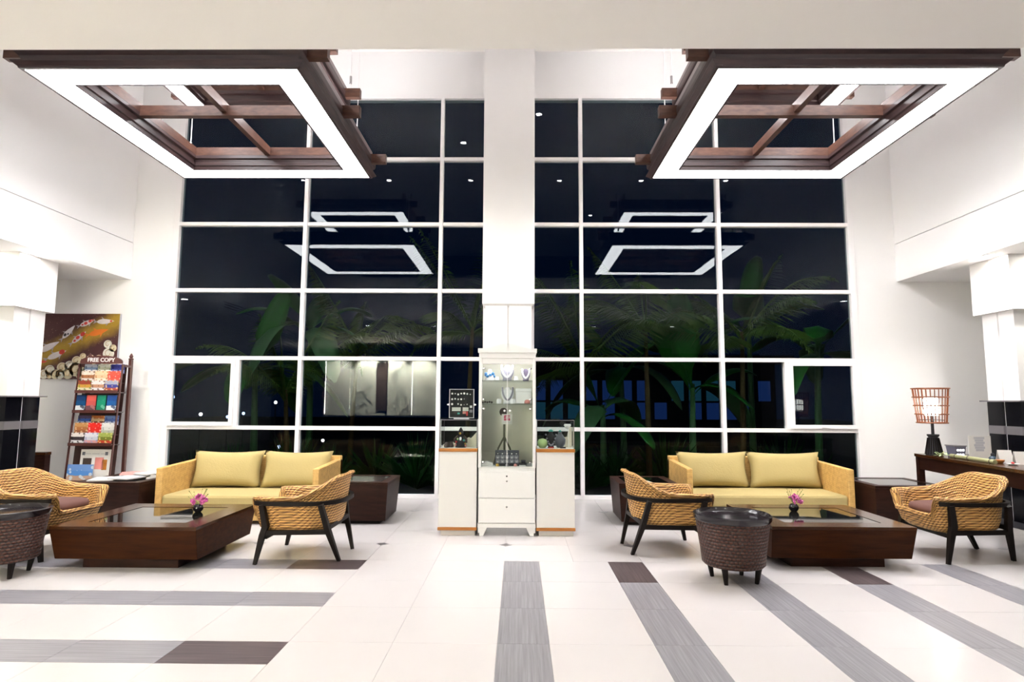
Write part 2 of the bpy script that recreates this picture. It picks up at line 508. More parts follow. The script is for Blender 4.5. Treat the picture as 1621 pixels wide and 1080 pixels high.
# ------------------------------------------------------------------ columns
def build_column(x, y, wx, wy, label, black=True, top=3.2, cap0=2.53):
    c = thing('column', label, 'column', (x, y, 0))
    def ring(bm, hx, hy, z0, z1, g=.012, gd=.02):
        # square shaft with a shadow groove down the middle of every face
        pts = []
        for (sx, sy, ex, ey) in ((-1, -1, 1, -1), (1, -1, 1, 1), (1, 1, -1, 1), (-1, 1, -1, -1)):
            A = Vector((sx * hx, sy * hy)); B = Vector((ex * hx, ey * hy)); mid = (A + B) / 2; d = (B - A).normalized(); n = Vector((-d.y, d.x))
            pts += [A, mid - d * g, mid - d * g + n * gd, mid + d * g + n * gd, mid + d * g]
        prism(bm, [(p.x, p.y) for p in pts], z0, z1, 'z')
    hx, hy = wx / 2, wy / 2
    zb = 1.44 if black else 0
    bm = bmesh.new(); ring(bm, hx - .065, hy - .065, zb, cap0) if black else ring(bm, hx - .04, hy - .03, zb, cap0); part('shaft', bm, 'column_white', c)
    if cap0 < top:
        bm = bmesh.new(); ring(bm, hx, hy, cap0, top, .006, .005); part('capital', bm, 'column_white', c)
        bm = bmesh.new(); frustum(bm, (-hx + .055, hx - .055, -hy + .055, hy - .055, cap0 - .05), (-hx + .005, hx - .005, -hy + .005, hy - .005, cap0))
        part('capital_bevel', bm, 'column_white', c) if not black else bm.free()
    if black:
        bx('core', 'column_white', c, -hx + .085, hx - .085, -hy + .085, hy - .085, 0, 1.424)
        bm = bmesh.new(); box(bm, -hx - .0, hx + .0, -hy, hy, 1.425, 1.44); part('ledge', bm, 'metal_grey', c)
        for sx in (-1, 1):
            for sy in (-1, 1):
                a, b = sorted((sx * .022, sx * (hx - .055))); p, q = sorted((sy * .022, sy * (hy - .055)))
                cl = bx('cladding', 'column_black', c, a, b, p, q, 0, 1.425)
                bx('band', 'metal_grey', cl, a - .002, b + .002, p - .002, q + .002, 1.03, 1.13)
    return c
build_column(-6.43, 7.46, .62, .62, 'white aisle column with black polished foot behind the wicker chair near the painting')
build_column(6.2, 7.46, .62, .62, 'white aisle column with black polished foot behind the console with the lamp')
build_column(-.147, 8.62, .74, .44, 'tall white central column between the two window walls behind the display cabinet', False, CEIL - .001, 2.78)

# ------------------------------------------------------------------ chandeliers
def frame_sweep(bm, prof, hx, hy):
    loops = []
    for o, z in prof:
        loops.append([bm.verts.new((sx * (hx + o), sy * (hy + o), z)) for sx, sy in ((-1, -1), (1, -1), (1, 1), (-1, 1))])
    n = len(loops)
    for i in range(n):
        a, b = loops[i], loops[(i + 1) % n]
        for k in range(4):
            bm.faces.new((a[k], a[(k + 1) % 4], b[(k + 1) % 4], b[k]))

def chandelier(x, label):
    c = thing('chandelier', label, 'chandelier', (x, 6.045, 4.19))
    for tier, (hx, hy, band, z0) in enumerate(((1.165, 1.235, .24, 0.0), (.90, .95, .195, .70))):
        def dif(bm): frame_sweep(bm, [(0, z0 + .002), (0, z0 + .03), (-band, z0 + .03), (-band, z0 + .002)], hx, hy)
        part('diffuser', shared('diffuser#%d' % tier, dif, 'ring_light'), None, c)
        def outer(bm):
            frame_sweep(bm, [(.001, z0), (.03, z0), (.035, z0 + .015), (.072, z0 + .042), (.075, z0 + .052), (.02, z0 + .056), (.02, z0 + .08), (.035, z0 + .11), (.06, z0 + .135), (.065, z0 + .16), (.065, z0 + .225), (.001, z0 + .225)], hx, hy)
        part('outer_molding', shared('outer_molding#%d' % tier, outer, 'lamp_wood'), None, c)
        def inner(bm):
            b = -band
            frame_sweep(bm, [(b - .001, z0), (b - .02, z0), (b - .02, z0 + .04), (b - .035, z0 + .05), (b - .035, z0 + .085), (b - .025, z0 + .09), (b - .025, z0 + .125), (b - .05, z0 + .135), (b - .05, z0 + .17), (b - .001, z0 + .17)], hx, hy)
        part('inner_molding', shared('inner_molding#%d' % tier, inner, 'lamp_wood'), None, c)
        def deck(bm): frame_sweep(bm, [(-.001, z0 + .19), (-.001, z0 + .215), (-band + .001, z0 + .215), (-band + .001, z0 + .19)], hx, hy)
        part('top_board', shared('top_board#%d' % tier, deck, 'lamp_wood'), None, c)
        for sx in (-1, 1):  # unseen glowing strips, added on the frame top to lift the upper walls
            bx('added_fill_strip', 'added_fill_light', c, *sorted((sx * (hx - .10), sx * (hx - .06))), -hy + .25, hy - .25, z0 + .216, z0 + .222)
        for sy in (-1, 1):
            bx('added_fill_strip', 'added_fill_light', c, -hx + .25, hx - .25, *sorted((sy * (hy - .09), sy * (hy - .05))), z0 + .216, z0 + .222)
        zb0, zb1 = z0 + .172, z0 + .30
        for yy in (-(hy - .08), -.11, hy - .12):
            e = hx + .24
            bx('cross_bar', 'lamp_bar_wood', c, -e, e, yy - .035, yy + .035, z0 + .135, z0 + .245)
        for xx in (-(hx - band - .02), 0, hx - band - .02):
            bx('long_bar', 'lamp_bar_wood', c, xx - .03, xx + .03, -(hy - band - .02), hy - band - .02, zb0, zb1 - .03)
        for sy in (-1, 1):
            yy = sy * (hy - band - .02)
            bx('end_bar', 'lamp_bar_wood', c, -(hx - band + .01), hx - band - .01, yy - .03, yy + .03, zb0, zb1 - .03)
        for sx in (-1, 1):
            bx('side_rail', 'lamp_rail', c, *sorted((sx * (hx - .02), sx * (hx + .03))), -hy - .02, hy + .02, z0 + .226, z0 + .34)
        for sx in (-1, 1):
            for sy in (-1, 1):
                bm = bmesh.new(); px, py = sx * (hx - .13 if tier == 0 else hx + .12), sy * (hy - .14)
                tube(bm, [(px, py, z0 + .2), (px, py, CEIL - 4.19)], .005, 6)
                w = part('wire', bm, 'frame_white', c)
                bm = bmesh.new(); tube(bm, [(px, py, z0 + .31), (px, py, z0 + .40)], .016, 8); part('turnbuckle', bm, 'chrome', w)
    return c
chandelier(-3.055, 'square two-tier hanging light framed in dark wood on the magazine rack side')
chandelier(2.84, 'square two-tier hanging light framed in dark wood on the console lamp side')

# recessed lamps in the ceilings
def downlight(x, y, z, label, group, r=.055, power=0, spot=100):
    d = thing('downlight', label, 'ceiling light', (x, y, z), 0, group)
    def rim(bm): lathe(bm, [(.058, -.004), (.085, -.006), (.085, 0.0), (.058, 0.0)], 20)
    def disc(bm): lathe(bm, [(0, -.002), (.056, -.002), (.056, -.0005), (0, -.0005)], 20)
    part('rim', shared('rim#d', rim, 'frame_white'), None, d)
    part('lens', shared('lens#d', disc, 'spot_light'), None, d)
    if power:
        l = bpy.data.lights.new('downlight_beam', 'SPOT'); l.energy = power; l.spot_size = math.radians(spot); l.spot_blend = .6
        l.shadow_soft_size = .05; l.color = (1.0, .96, .90)
        o = bpy.data.objects.new('downlight_beam', l); COL.objects.link(o); o.parent = d; o.location = (0, 0, -.02)
for i, (x, y) in enumerate(((-5.33, 3.49), (-3.22, 3.49), (-1.19, 3.49), (.99, 3.49), (3.0, 3.49), (5.07, 3.49), (-1.18, 5.65), (.37, 6.91), (2.08, .73))):
    downlight(x, y, CEIL, ('first recessed downlight of the mirrored row of six, on the painting side', 'second recessed downlight of the mirrored row of six', 'third recessed downlight of the mirrored row, just before the central column', 'fourth recessed downlight of the mirrored row, just past the central column',
        'fifth recessed downlight of the mirrored row of six', 'last recessed downlight of the mirrored row, on the console side', 'recessed downlight mirrored above the row, in the narrow pane before the column', 'recessed downlight mirrored highest, in the narrow pane past the column', 'recessed downlight mirrored lowest, below the row on the console side')[i], 'downlights of the high ceiling')
for i, (x, y) in enumerate(((-4.0, 2.1), (-2.25, 2.05), (-.1, 2.05), (2.0, 2.05), (4.04, 2.1))):
    downlight(x, y, 3.385, '%s recessed downlight of the five under the mezzanine, counted from the painting side' % ('first', 'second', 'middle', 'fourth', 'last')[i], 'downlights of the mezzanine ceiling', power=14, spot=120)
for x, y, l in ((-5.98, 7.25, 'recessed downlight washing the column near the painting'), (5.75, 7.25, 'recessed downlight washing the column behind the console'),
                (-6.5, 6.95, 'recessed downlight in the aisle ceiling in front of the column near the painting'), (6.3, 6.95, 'recessed downlight in the aisle ceiling in front of the column by the console')):
    downlight(x, y, 3.2, l, None, power=42, spot=130)

# slot air grilles on the bulkheads (mirrored in the window)
for X, s, l in ((XL - .006 * -1, 1, 'black slotted air grille high on the wall above the painting side aisle'), (XR - .006, -1, 'black slotted air grille high on the wall above the console side aisle')):
    g = thing('air_grille', l, 'vent', (X, 5.15, 3.30))
    for k in range(3):
        bx('slot', 'black_soft', g, *sorted((0, s * .012)), -.95, .95, -.06 + k * .05, -.04 + k * .05)

# ------------------------------------------------------------------ furniture
def shell_bm(bm):
    """woven bucket: outer wall, rolled lip, inner wall, seat"""
    n = 72
    uvl = bm.loops.layers.uv.verify()
    def outline(u, s, dx=0.0):
        c, sn = math.cos(u), math.sin(u)
        e = 2 / 2.7 if c > 0 else 2 / 4.2
        ax = .42 if c < 0 else .36      # u = 0 is the back (-x)
        X = -abs(c) ** e * math.copysign(1, c) * ax * s + .03 + dx
        Y = abs(sn) ** (2 / 2.7 if c > 0 else 2 / 3.4) * math.copysign(1, sn) * .375 * s
        return X, Y
    def ss(a, b, x):
        t = max(0, min(1, (x - a) / (b - a))); return t * t * (3 - 2 * t)
    rings = []
    rows = []
    for k in range(n):
        u = 2 * PI * k / n
        a = abs(u if u <= PI else 2 * PI - u) * 180 / PI
        zr = .735 - .175 * ss(20, 100, a) - .15 * ss(136, 147, a)
        lean = -.035 * (1 - ss(20, 90, a))
        flare = .05 * (1 - ss(136, 147, a))
        col = []
        outerp = [(.60, .235), (.74, .25), (.85, .29), (.90, .36), (.925, .36 + (zr - .36) * .5), (.95, zr - .03)]
        for s, z in outerp:
            f = max(0, (z - .3) / .43)
            x, y = outline(u, s, lean * f); col.append((x, y, z))
        x, y = outline(u, .955 + flare * 1.6, lean * .95); col.append((x, y, zr - .012))
        x, y = outline(u, .945 + flare * 1.2, lean); col.append((x, y, zr + .006))
        x, y = outline(u, .90, lean); col.append((x, y, zr + .004))
        x, y = outline(u, .86, lean * .9); col.append((x, y, zr - .02))
        x, y = outline(u, .835, lean * .5); col.append((x, y, max(.40, .36 + (zr - .36) * .5)))
        x, y = outline(u, .80, 0); col.append((x, y, .385))
        rows.append(col)
    vs = [[bm.verts.new(p) for p in col] for col in rows]
    m = len(vs[0])
    per = 2.4
    for k in range(n):
        k2 = (k + 1) % n
        acc = 0
        for j in range(m - 1):
            f = bm.faces.new((vs[k][j], vs[k2][j], vs[k2][j + 1], vs[k][j + 1]))
            l = (Vector(rows[k][j + 1]) - Vector(rows[k][j])).length
            ua, ub = per * k / n, per * (k + 1) / n
            for lp, uv in zip(f.loops, ((ua, acc), (ub, acc), (ub, acc + .045 if False else acc + l), (ua, acc + l))): lp[uvl].uv = uv
            acc += l
    for j, z in ((0, None), (m - 1, None)):
        f = bm.faces.new([vs[k][j] for k in range(n)])
        for lp in f.loops: lp[uvl].uv = (lp.vert.co.x, lp.vert.co.y)

def wicker_chair(x, y, rz, label):
    c = thing('wicker_armchair', label, 'armchair', (x, y, 0), rz, 'wicker armchairs')
    part('shell', shared('shell#c', shell_bm, 'wicker', smooth=True), None, c)
    def cush(bm):
        prof = []
        n = 40
        def ol(u, s):
            cc, sn = math.cos(u), math.sin(u); e = 2 / 3.0
            return (-abs(cc) ** e * math.copysign(1, cc) * .285 * s + .055, abs(sn) ** e * math.copysign(1, sn) * .275 * s)
        prev = None
        for s, z in ((.9, .388), (.99, .40), (1.0, .425), (.96, .45), (.8, .462), (.4, .47)):
            ring = [bm.verts.new((*ol(2 * PI * k / n, s), z)) for k in range(n)]
            if prev:
                for k in range(n): bm.faces.new((prev[k], prev[(k + 1) % n], ring[(k + 1) % n], ring[k]))
            else: bm.faces.new(ring[::-1])
            prev = ring
        bm.faces.new(prev)
    part('seat_cushion', shared('seat_cushion#c', cush, 'cushion_taupe', smooth=True), None, c)
    def rail(bm):
        pts = []
        for a in range(-132, 133, 6):
            u = math.radians(a); cc, sn = math.cos(u), math.sin(u); e = 2 / 2.7 if cc > 0 else 2 / 4.2
            pts.append((-abs(cc) ** e * math.copysign(1, cc) * (.385 if cc > 0 else .40) + .03, abs(sn) ** (2 / 2.7 if cc > 0 else 2 / 3.4) * math.copysign(1, sn) * .385, .512))
        tube(bm, pts, .017, square=True)
    part('frame_rail', shared('frame_rail#c', rail, 'black_wood'), None, c)
    for sy in (-1, 1):
        def fleg(bm, sy=sy):
            tube(bm, [(.335, sy * .355, 0), (.285, sy * .345, .24), (.26, sy * .34, .32), (.29, sy * .372, .505)], [.014, .023, .026, .020], square=True)
        part('leg', shared('leg#f%d' % sy, fleg, 'black_wood'), None, c)
        def rleg(bm, sy=sy):
            tube(bm, [(-.345, sy * .215, 0), (-.26, sy * .29, .28), (-.215, sy * .365, .505)], [.014, .023, .020], square=True)
        part('leg', shared('leg#r%d' % sy, rleg, 'black_wood'), None, c)
        def str_(bm, sy=sy): tube(bm, [(.265, sy * .335, .262), (-.26, sy * .285, .262)], .019, square=True)
        part('stretcher', shared('stretcher#%d' % sy, str_, 'black_wood'), None, c)
    def bk(bm): tube(bm, [(-.262, -.285, .30), (-.262, .285, .30)], .019, square=True)
    part('stretcher', shared('stretcher#b', bk, 'black_wood'), None, c)
    def fr(bm): tube(bm, [(.265, -.335, .225), (.265, .335, .225)], .016, square=True)
    part('stretcher', shared('stretcher#f', fr, 'black_wood'), None, c)
    return c
wicker_chair(-4.42, 5.66, math.radians(-3), 'tan wicker armchair with brown cushion near the magazine rack')
wicker_chair(-1.91, 5.62, math.radians(180), 'tan wicker armchair seen from behind, between coffee table and earring board pedestal')
wicker_chair(1.385, 5.93, math.radians(3), 'tan wicker armchair facing away towards the drum stool, its back to the display cabinet')
wicker_chair(4.09, 5.80, math.radians(180), 'tan wicker armchair with brown cushion in front of the console with the lamp')

def drum_stool(x, y, label, rz=0):
    c = thing('drum_stool', label, 'stool', (x, y, 0), rz, 'dark woven drum stools')
    def body(bm):
        uvl = bm.loops.layers.uv.verify(); n = 48
        prof = [(.0, .125), (.225, .125), (.24, .14), (.252, .25), (.268, .36), (.283, .465)]
        rings = [[bm.verts.new((r * math.cos(2 * PI * k / n), r * math.sin(2 * PI * k / n), z)) for k in range(n)] for r, z in prof[1:]]
        bm.faces.new(rings[0][::-1])
        for i, (a, b) in enumerate(zip(rings, rings[1:])):
            for k in range(n):
                k2 = (k + 1) % n
                f = bm.faces.new((a[k], a[k2], b[k2], b[k]))
                z0, z1 = prof[i + 1][1], prof[i + 2][1]; u0, u1 = 1.65 * k / n, 1.65 * (k + 1) / n
                for lp, uv in zip(f.loops, ((u0, z0), (u1, z0), (u1, z1), (u0, z1))): lp[uvl].uv = uv
        bm.faces.new(rings[-1])
    part('woven_drum', shared('woven_drum#s', body, 'wicker_dark', smooth=.8), None, c)
    def tray(bm): lathe(bm, [(0, .468), (.286, .468), (.297, .48), (.30, .515), (.285, .52), (.278, .50), (.268, .487), (0, .485)], 48)
    part('tray', shared('tray#s', tray, 'tray_black', smooth=.7), None, c)
    for i, (ax, ay) in enumerate(((-1, -1), (1, -1), (-1, 1), (1, 1))):
        def leg(bm, ax=ax, ay=ay): tube(bm, [(ax * .125, ay * .118, 0), (ax * .14, ay * .13, .127)], [.016, .026], 8)
        part('leg', shared('leg#s%d' % i, leg, 'black_wood'), None, c)
    return c
drum_stool(1.71, 4.93, 'dark woven drum stool with black tray top, fully visible before a coffee table', math.radians(8))
drum_stool(-4.11, 4.90, 'dark woven drum stool with black tray top, cut off by the picture edge', math.radians(10))

def coffee_table(x, y, label):
    c = thing('coffee_table', label, 'coffee table', (x, y, 0), 0, 'low coffee tables')
    hx, hy = .605, .56
    def body(bm): frustum(bm, (-hx + .012, hx - .012, -hy + .07, hy - .07, .085), (-hx, hx, -hy, hy, .335))
    part('body', shared('body#t', body, 'table_body_wood', bevel=.004), None, c)
    def base(bm): box(bm, -.40, .40, -.42, .42, 0, .085)
    part('base', shared('base#t', base, 'dark_wood_side'), None, c)
    def top(bm):
        frame_sweep(bm, [(0, .336), (0, .360), (-.185, .360), (-.185, .336)], hx, hy)
    part('top_frame', shared('top_frame#t', top, 'dark_wood'), None, c)
    def gl(bm): box(bm, -hx + .187, hx - .187, -hy + .187, hy - .187, .337, .357)
    part('glass_inset', shared('glass_inset#t', gl, 'table_glass'), None, c)
    return c
coffee_table(-3.235, 5.565, 'low dark wooden coffee table with glass inset on the magazine rack side')
coffee_table(2.745, 5.765, 'low dark wooden coffee table with glass inset behind the fully visible drum stool')

def vase(x, y, label):
    c = thing('flower_vase', label, 'vase', (x, y, .3602))
    def pot(bm): lathe(bm, [(0, 0), (.028, 0), (.043, .02), (.046, .04), (.036, .062), (.028, .068), (.022, .066), (0, .06)], 20)
    part('vase', shared('vase#v', pot, 'vase_black', smooth=True), None, c)
    rnd = random.Random(3)
    for k in range(20):
        a = rnd.uniform(0, 2 * PI); r = rnd.uniform(0, .066); z = .088 + .05 * math.cos(r / .062 * 1.4) + rnd.uniform(-.012, .012)
        def fl(bm):
            for p in range(6):
                an = 2 * PI * p / 6
                prism(bm, [(0, 0), (.016 * math.cos(an - .5), .016 * math.sin(an - .5)), (.029 * math.cos(an), .029 * math.sin(an)), (.016 * math.cos(an + .5), .016 * math.sin(an + .5))], -.003, .004 + .001 * (p % 2), 'z')
            ball(bm, (0, 0, .004), .006, 6, 4)
        part('blossom', shared('blossom#v', fl, 'flower_pink'), None, c, loc=(r * math.cos(a), r * math.sin(a), z), rot=(rnd.uniform(-.9, .9) + 1.0 * (math.sin(a) < 0), rnd.uniform(-.7, .7), a))
    def sprig(bm):
        r2 = random.Random(5)
        for k in range(16):
            a = r2.uniform(0, 2 * PI); s = r2.uniform(.04, .10); h = r2.uniform(.14, .21)
            tip = (s * math.cos(a), s * math.sin(a), h)
            tube(bm, [(0, 0, .06), (tip[0] * .4, tip[1] * .4, h * .6), tip], .0012, 4)
            ball(bm, tip, .004, 5, 4)
    part('sprigs', shared('sprigs#v', sprig, 'flower_stem'), None, c)
vase(-2.985, 5.70, 'small black vase of pink flowers on the coffee table near the magazine rack')
vase(2.66, 5.95, 'small black vase of pink flowers on the coffee table behind the drum stool')

def pillow_bm(bm, w, h, t, n=14):
    def g(u, v, s):
        k = max(0, (1 - u ** 4) * (1 - v ** 4)) ** .5
        X = w / 2 * u * (1 - .09 * (1 - v * v) * u * u); Z = h / 2 * v * (1 - .12 * (1 - u * u) * v * v)
        return (X, s * t / 2 * k * (1 - .15 * (u * u + v * v) * .5), Z)
    top = {}; bot = {}
    for i in range(n + 1):
        for j in range(n + 1):
            u, v = -1 + 2 * i / n, -1 + 2 * j / n
            edge = i in (0, n) or j in (0, n)
            top[i, j] = bm.verts.new(g(u, v, 1)); bot[i, j] = top[i, j] if edge else bm.verts.new(g(u, v, -1))
    for i in range(n):
        for j in range(n):
            bm.faces.new((top[i, j], top[i + 1, j], top[i + 1, j + 1], top[i, j + 1]))
            q = (bot[i, j], bot[i, j + 1], bot[i + 1, j + 1], bot[i + 1, j])
            bm.faces.new(q)

def sofa(x, y, w, label, labels):
    """x, y: middle of the front edge; opens towards -y"""
    c = thing('sofa', label, 'sofa', (x, y, 0), 0, 'rattan sofas')
    d = .92; hw = w / 2
    bx('base', 'rattan', c, -hw + .07, hw - .07, .03, d - .10, .04, .175, bevel=.008, uvbox=True)
    for s in (-1, 1):
        bm = bmesh.new()
        prism(bm, [(0, .03), (d, .03), (d, .66), (0, .625)], *sorted((s * hw, s * (hw - .072))), 'x')
        part('arm', bm, 'rattan', c, bevel=.010, uvbox=True)
    bx('backrest', 'rattan', c, -hw + .0, hw - .0, d - .10, d, .05, .70, bevel=.012, uvbox=True)
    bm = bmesh.new(); box(bm, -hw + .075, hw - .075, .005, d - .105, .176, .325)
    part('seat_cushion', bm, 'cushion_green', c, bevel=.03)
    for s in (-1, 1):
        for yy in (.06, d - .06):
            bx('foot', 'black_wood', c, *sorted((s * (hw - .01), s * (hw - .06))), yy - .025, yy + .025, 0, .05)
    cw = hw - .10
    for s, l in zip((-1, 1), labels):
        def pl(bm): pillow_bm(bm, cw * 1.06, .47, .22)
        me = shared('pillow#%.2f' % w, pl, 'cushion_green', smooth=True)
        o = part('sofa_cushion', me, None, None, loc=(x + s * cw * .52 + .0, y + d - .245, .545), rot=(math.radians(-15), 0, math.radians(s * -2)))
        tag(o, l, 'cushion', 'sofa back cushions')
sofa(-3.19, 6.90, 1.86, 'golden rattan sofa with olive seat cushion on the magazine rack side',
     ('olive back cushion nearest the magazine rack on the rattan sofa', 'olive back cushion nearest the earring board, on the magazine rack side sofa'))
sofa(2.95, 7.17, 1.95, 'golden rattan sofa with olive seat cushion on the console lamp side',
     ('olive back cushion nearest the display cabinet on the sofa at the console lamp side', 'olive back cushion nearest the console lamp on the rattan sofa'))

def side_table(x, y, w, d, label, glass_top=True):
    c = thing('side_table', label, 'side table', (x, y, 0), 0, 'dark cube side tables')
    bm = bmesh.new(); frustum(bm, (-w / 2 + .03, w / 2 - .03, -d / 2 + .05, d / 2 - .05, .04), (-w / 2, w / 2, -d / 2, d / 2, .45)); part('body', bm, 'dark_wood_side', c, bevel=.004)
    bx('base', 'black_wood', c, -w / 2 + .1, w / 2 - .1, -d / 2 + .1, d / 2 - .1, 0, .04)
    bm = bmesh.new(); frame_sweep(bm, [(0, .451), (0, .475), (-.09, .475), (-.09, .451)], w / 2, d / 2); part('top_frame', bm, 'dark_wood_side', c)
    bx('glass_inset', 'table_glass', c, -w / 2 + .092, w / 2 - .092, -d / 2 + .092, d / 2 - .092, .452, .472)
side_table(-1.80, 7.29, .64, .72, 'dark wooden cube side table with glass top near the earring board pedestal')
side_table(1.49, 7.33, .68, .72, 'dark wooden cube side table behind the wicker chair that faces away, holding one leaflet')
side_table(4.42, 7.30, .82, .78, 'dark wooden cube side table between the sofa and the console')
side_table(-4.62, 7.22, .78, .86, 'dark wooden cube side table strewn with magazines beside the rack')

# ------------------------------------------------------------------ display cabinet and pedestals
def text_mesh(s, size, depth=.002):
    cu = bpy.data.curves.new('lettering', 'FONT'); cu.body = s; cu.size = size; cu.extrude = depth; cu.align_x = 'CENTER'; cu.align_y = 'CENTER'
    cu.offset = .0015
    o = bpy.data.objects.new('lettering_tmp', cu); COL.objects.link(o)
    me = bpy.data.meshes.new_from_object(o.evaluated_get(bpy.context.evaluated_depsgraph_get()))
    bpy.data.objects.remove(o); bpy.data.curves.remove(cu)
    return me

CABX, CABY = -.119, 6.43
def build_cabinet():
    c = thing('display_cabinet', 'tall white display cabinet with glass doors, jewellery shelves and two drawers', 'cabinet', (CABX, CABY, 0))
    W, D = .304, .42
    w = lambda n, *b, mat='cabinet_white', bev=.004, p=c: bx(n, mat, p, *b, bevel=bev)
    # feet and plinth
    for s in (-1, 1):
        bm = bmesh.new(); prism(bm, [(s * .30, .085), (s * .30, .03), (s * .285, .03), (s * .285, .0), (s * .245, .0), (s * .205, .085)], .01, .05); part('foot', bm, 'cabinet_white', c)
        bm = bmesh.new(); prism(bm, [(s * .30, .085), (s * .285, .0), (s * .245, .0), (s * .205, .085)], D - .05, D - .01); part('foot', bm, 'cabinet_white', c)
    w('plinth', -W, W, 0, D, .085, .13)
    for z0, z1 in ((.135, .385), (.39, .66)):
        dr = w('drawer', -W + .008, W - .008, -.006, .02, z0, z1)
        bm = bmesh.new(); lathe(bm, [(0, 0), (.006, 0), (.009, .012), (0, .016)], 12)
        part('knob', bm, 'chrome', dr, loc=(0, -.006, (z0 + z1) / 2 + .04), rot=(PI / 2, 0, 0))
        if z0 > .3:
            bm = bmesh.new(); lathe(bm, [(0, 0), (.009, 0), (.009, .004), (0, .004)], 12)
            part('lock', bm, 'black_soft', dr, loc=(0, -.006, z1 - .045), rot=(PI / 2, 0, 0))
    w('carcass', -W + .005, W - .005, .021, D, .131, .70)
    for s in (-1, 1): w('side_post', *sorted((s * W, s * (W - .032))), 0, .05, .701, 1.86)
    for s in (-1, 1): w('side_panel', *sorted((s * (W - .002), s * (W - .014))), .051, D, .701, 1.86)
    w('back_panel', -W + .015, W - .015, D - .014, D, .701, 1.86, mat='cabinet_back')
    w('floor_panel', -W + .015, W - .015, .02, D - .015, .701, .713)
    w('head_panel', -W + .0, W - .0, -.004, D, 1.861, 1.92)
    w('light_box', -W + .032, W - .032, .002, .05, 1.80, 1.86)
    bx('light_strip', 'case_light', c, -W + .06, W - .06, .055, .085, 1.846, 1.858)
    bm = bmesh.new()
    poly = [(-W - .012, 1.92), (W + .012, 1.92), (W + .012, 1.965)] + [(x, 1.965 + .055 * (math.cos(PI * x / (.9 * W)) * .5 + .5) if abs(x) < .9 * W else 1.965) for x in [W * .9 - i * W * .12 for i in range(16)]] + [(-W - .012, 1.965)]
    prism(bm, poly, -.012, .03); part('pediment', bm, 'cabinet_white', c)
    w('cornice', -W - .012, W + .012, .031, D + .01, 1.921, 1.963)
    for z in (1.62, 1.37): bx('glass_shelf', 'case_glass', c, -W + .017, W - .017, .03, D - .02, z - .006, z + .006)
    for s in (-1, 1):
        g = bx('glass_door', 'case_glass', c, *sorted((s * .0015, s * (W - .034))), .006, .012, .715, 1.79)
        bm = bmesh.new(); lathe(bm, [(0, 0), (.006, 0), (.012, .010), (.012, .016), (0, .020)], 12); part('knob', bm, 'white_soft', g, loc=(s * .028, .006, 1.30), rot=(PI / 2, 0, 0))
        for z in (.76, 1.32, 1.42, 1.75):
            bm = bmesh.new(); lathe(bm, [(0, 0), (.012, 0), (.012, .008), (0, .010)], 12); part('hinge', bm, 'chrome', g, loc=(s * (W - .055), .006, z), rot=(PI / 2, 0, 0))
        bm = bmesh.new(); box(bm, *sorted((s * .0015, s * .004)), .004, .014, .715, 1.79); part('edge_strip', bm, 'white_soft', g)
    return c
build_cabinet()

def bust(x, y, z, h, wd, mat, label, tilt=0, neck='white_soft'):
    """necklace bust: shield-shaped stand with a looped necklace"""
    c = thing('necklace_bust', label, 'jewellery stand', (x, y, z))
    bm = bmesh.new()
    n = 12
    L = [(-.18, 1.0), (-.24, .86), (-.5, .72), (-.46, .45), (-.30, .18), (-.34, .0), (.34, 0), (.30, .18), (.46, .45), (.5, .72), (.24, .86), (.18, 1.0)]
    prism(bm, [(a * wd, b * h) for a, b in L], -.012, .03)
    part('stand', bm, mat, c, bevel=.006, rot=(math.radians(-12), 0, tilt))
    bm = bmesh.new()
    pts = [(wd * .36 * math.sin(t), -.026 - .0 * t, h * (.55 - .32 * math.cos(t * .5) ** 2 * (1 if abs(t) < 3 else 1)) ) for t in [(-2.2 + 4.4 * i / 14) for i in range(15)]]
    pts = [(wd * .40 * math.sin(t * .75), -.016 - .014 * math.cos(t * .7), h * (.20 + .78 * (abs(t) / 2.2) ** 1.6)) for t in [(-2.2 + 4.4 * i / 16) for i in range(17)]]
    tube(bm, pts, .011, 6); part('necklace', bm, neck, c, smooth=True)
    return c

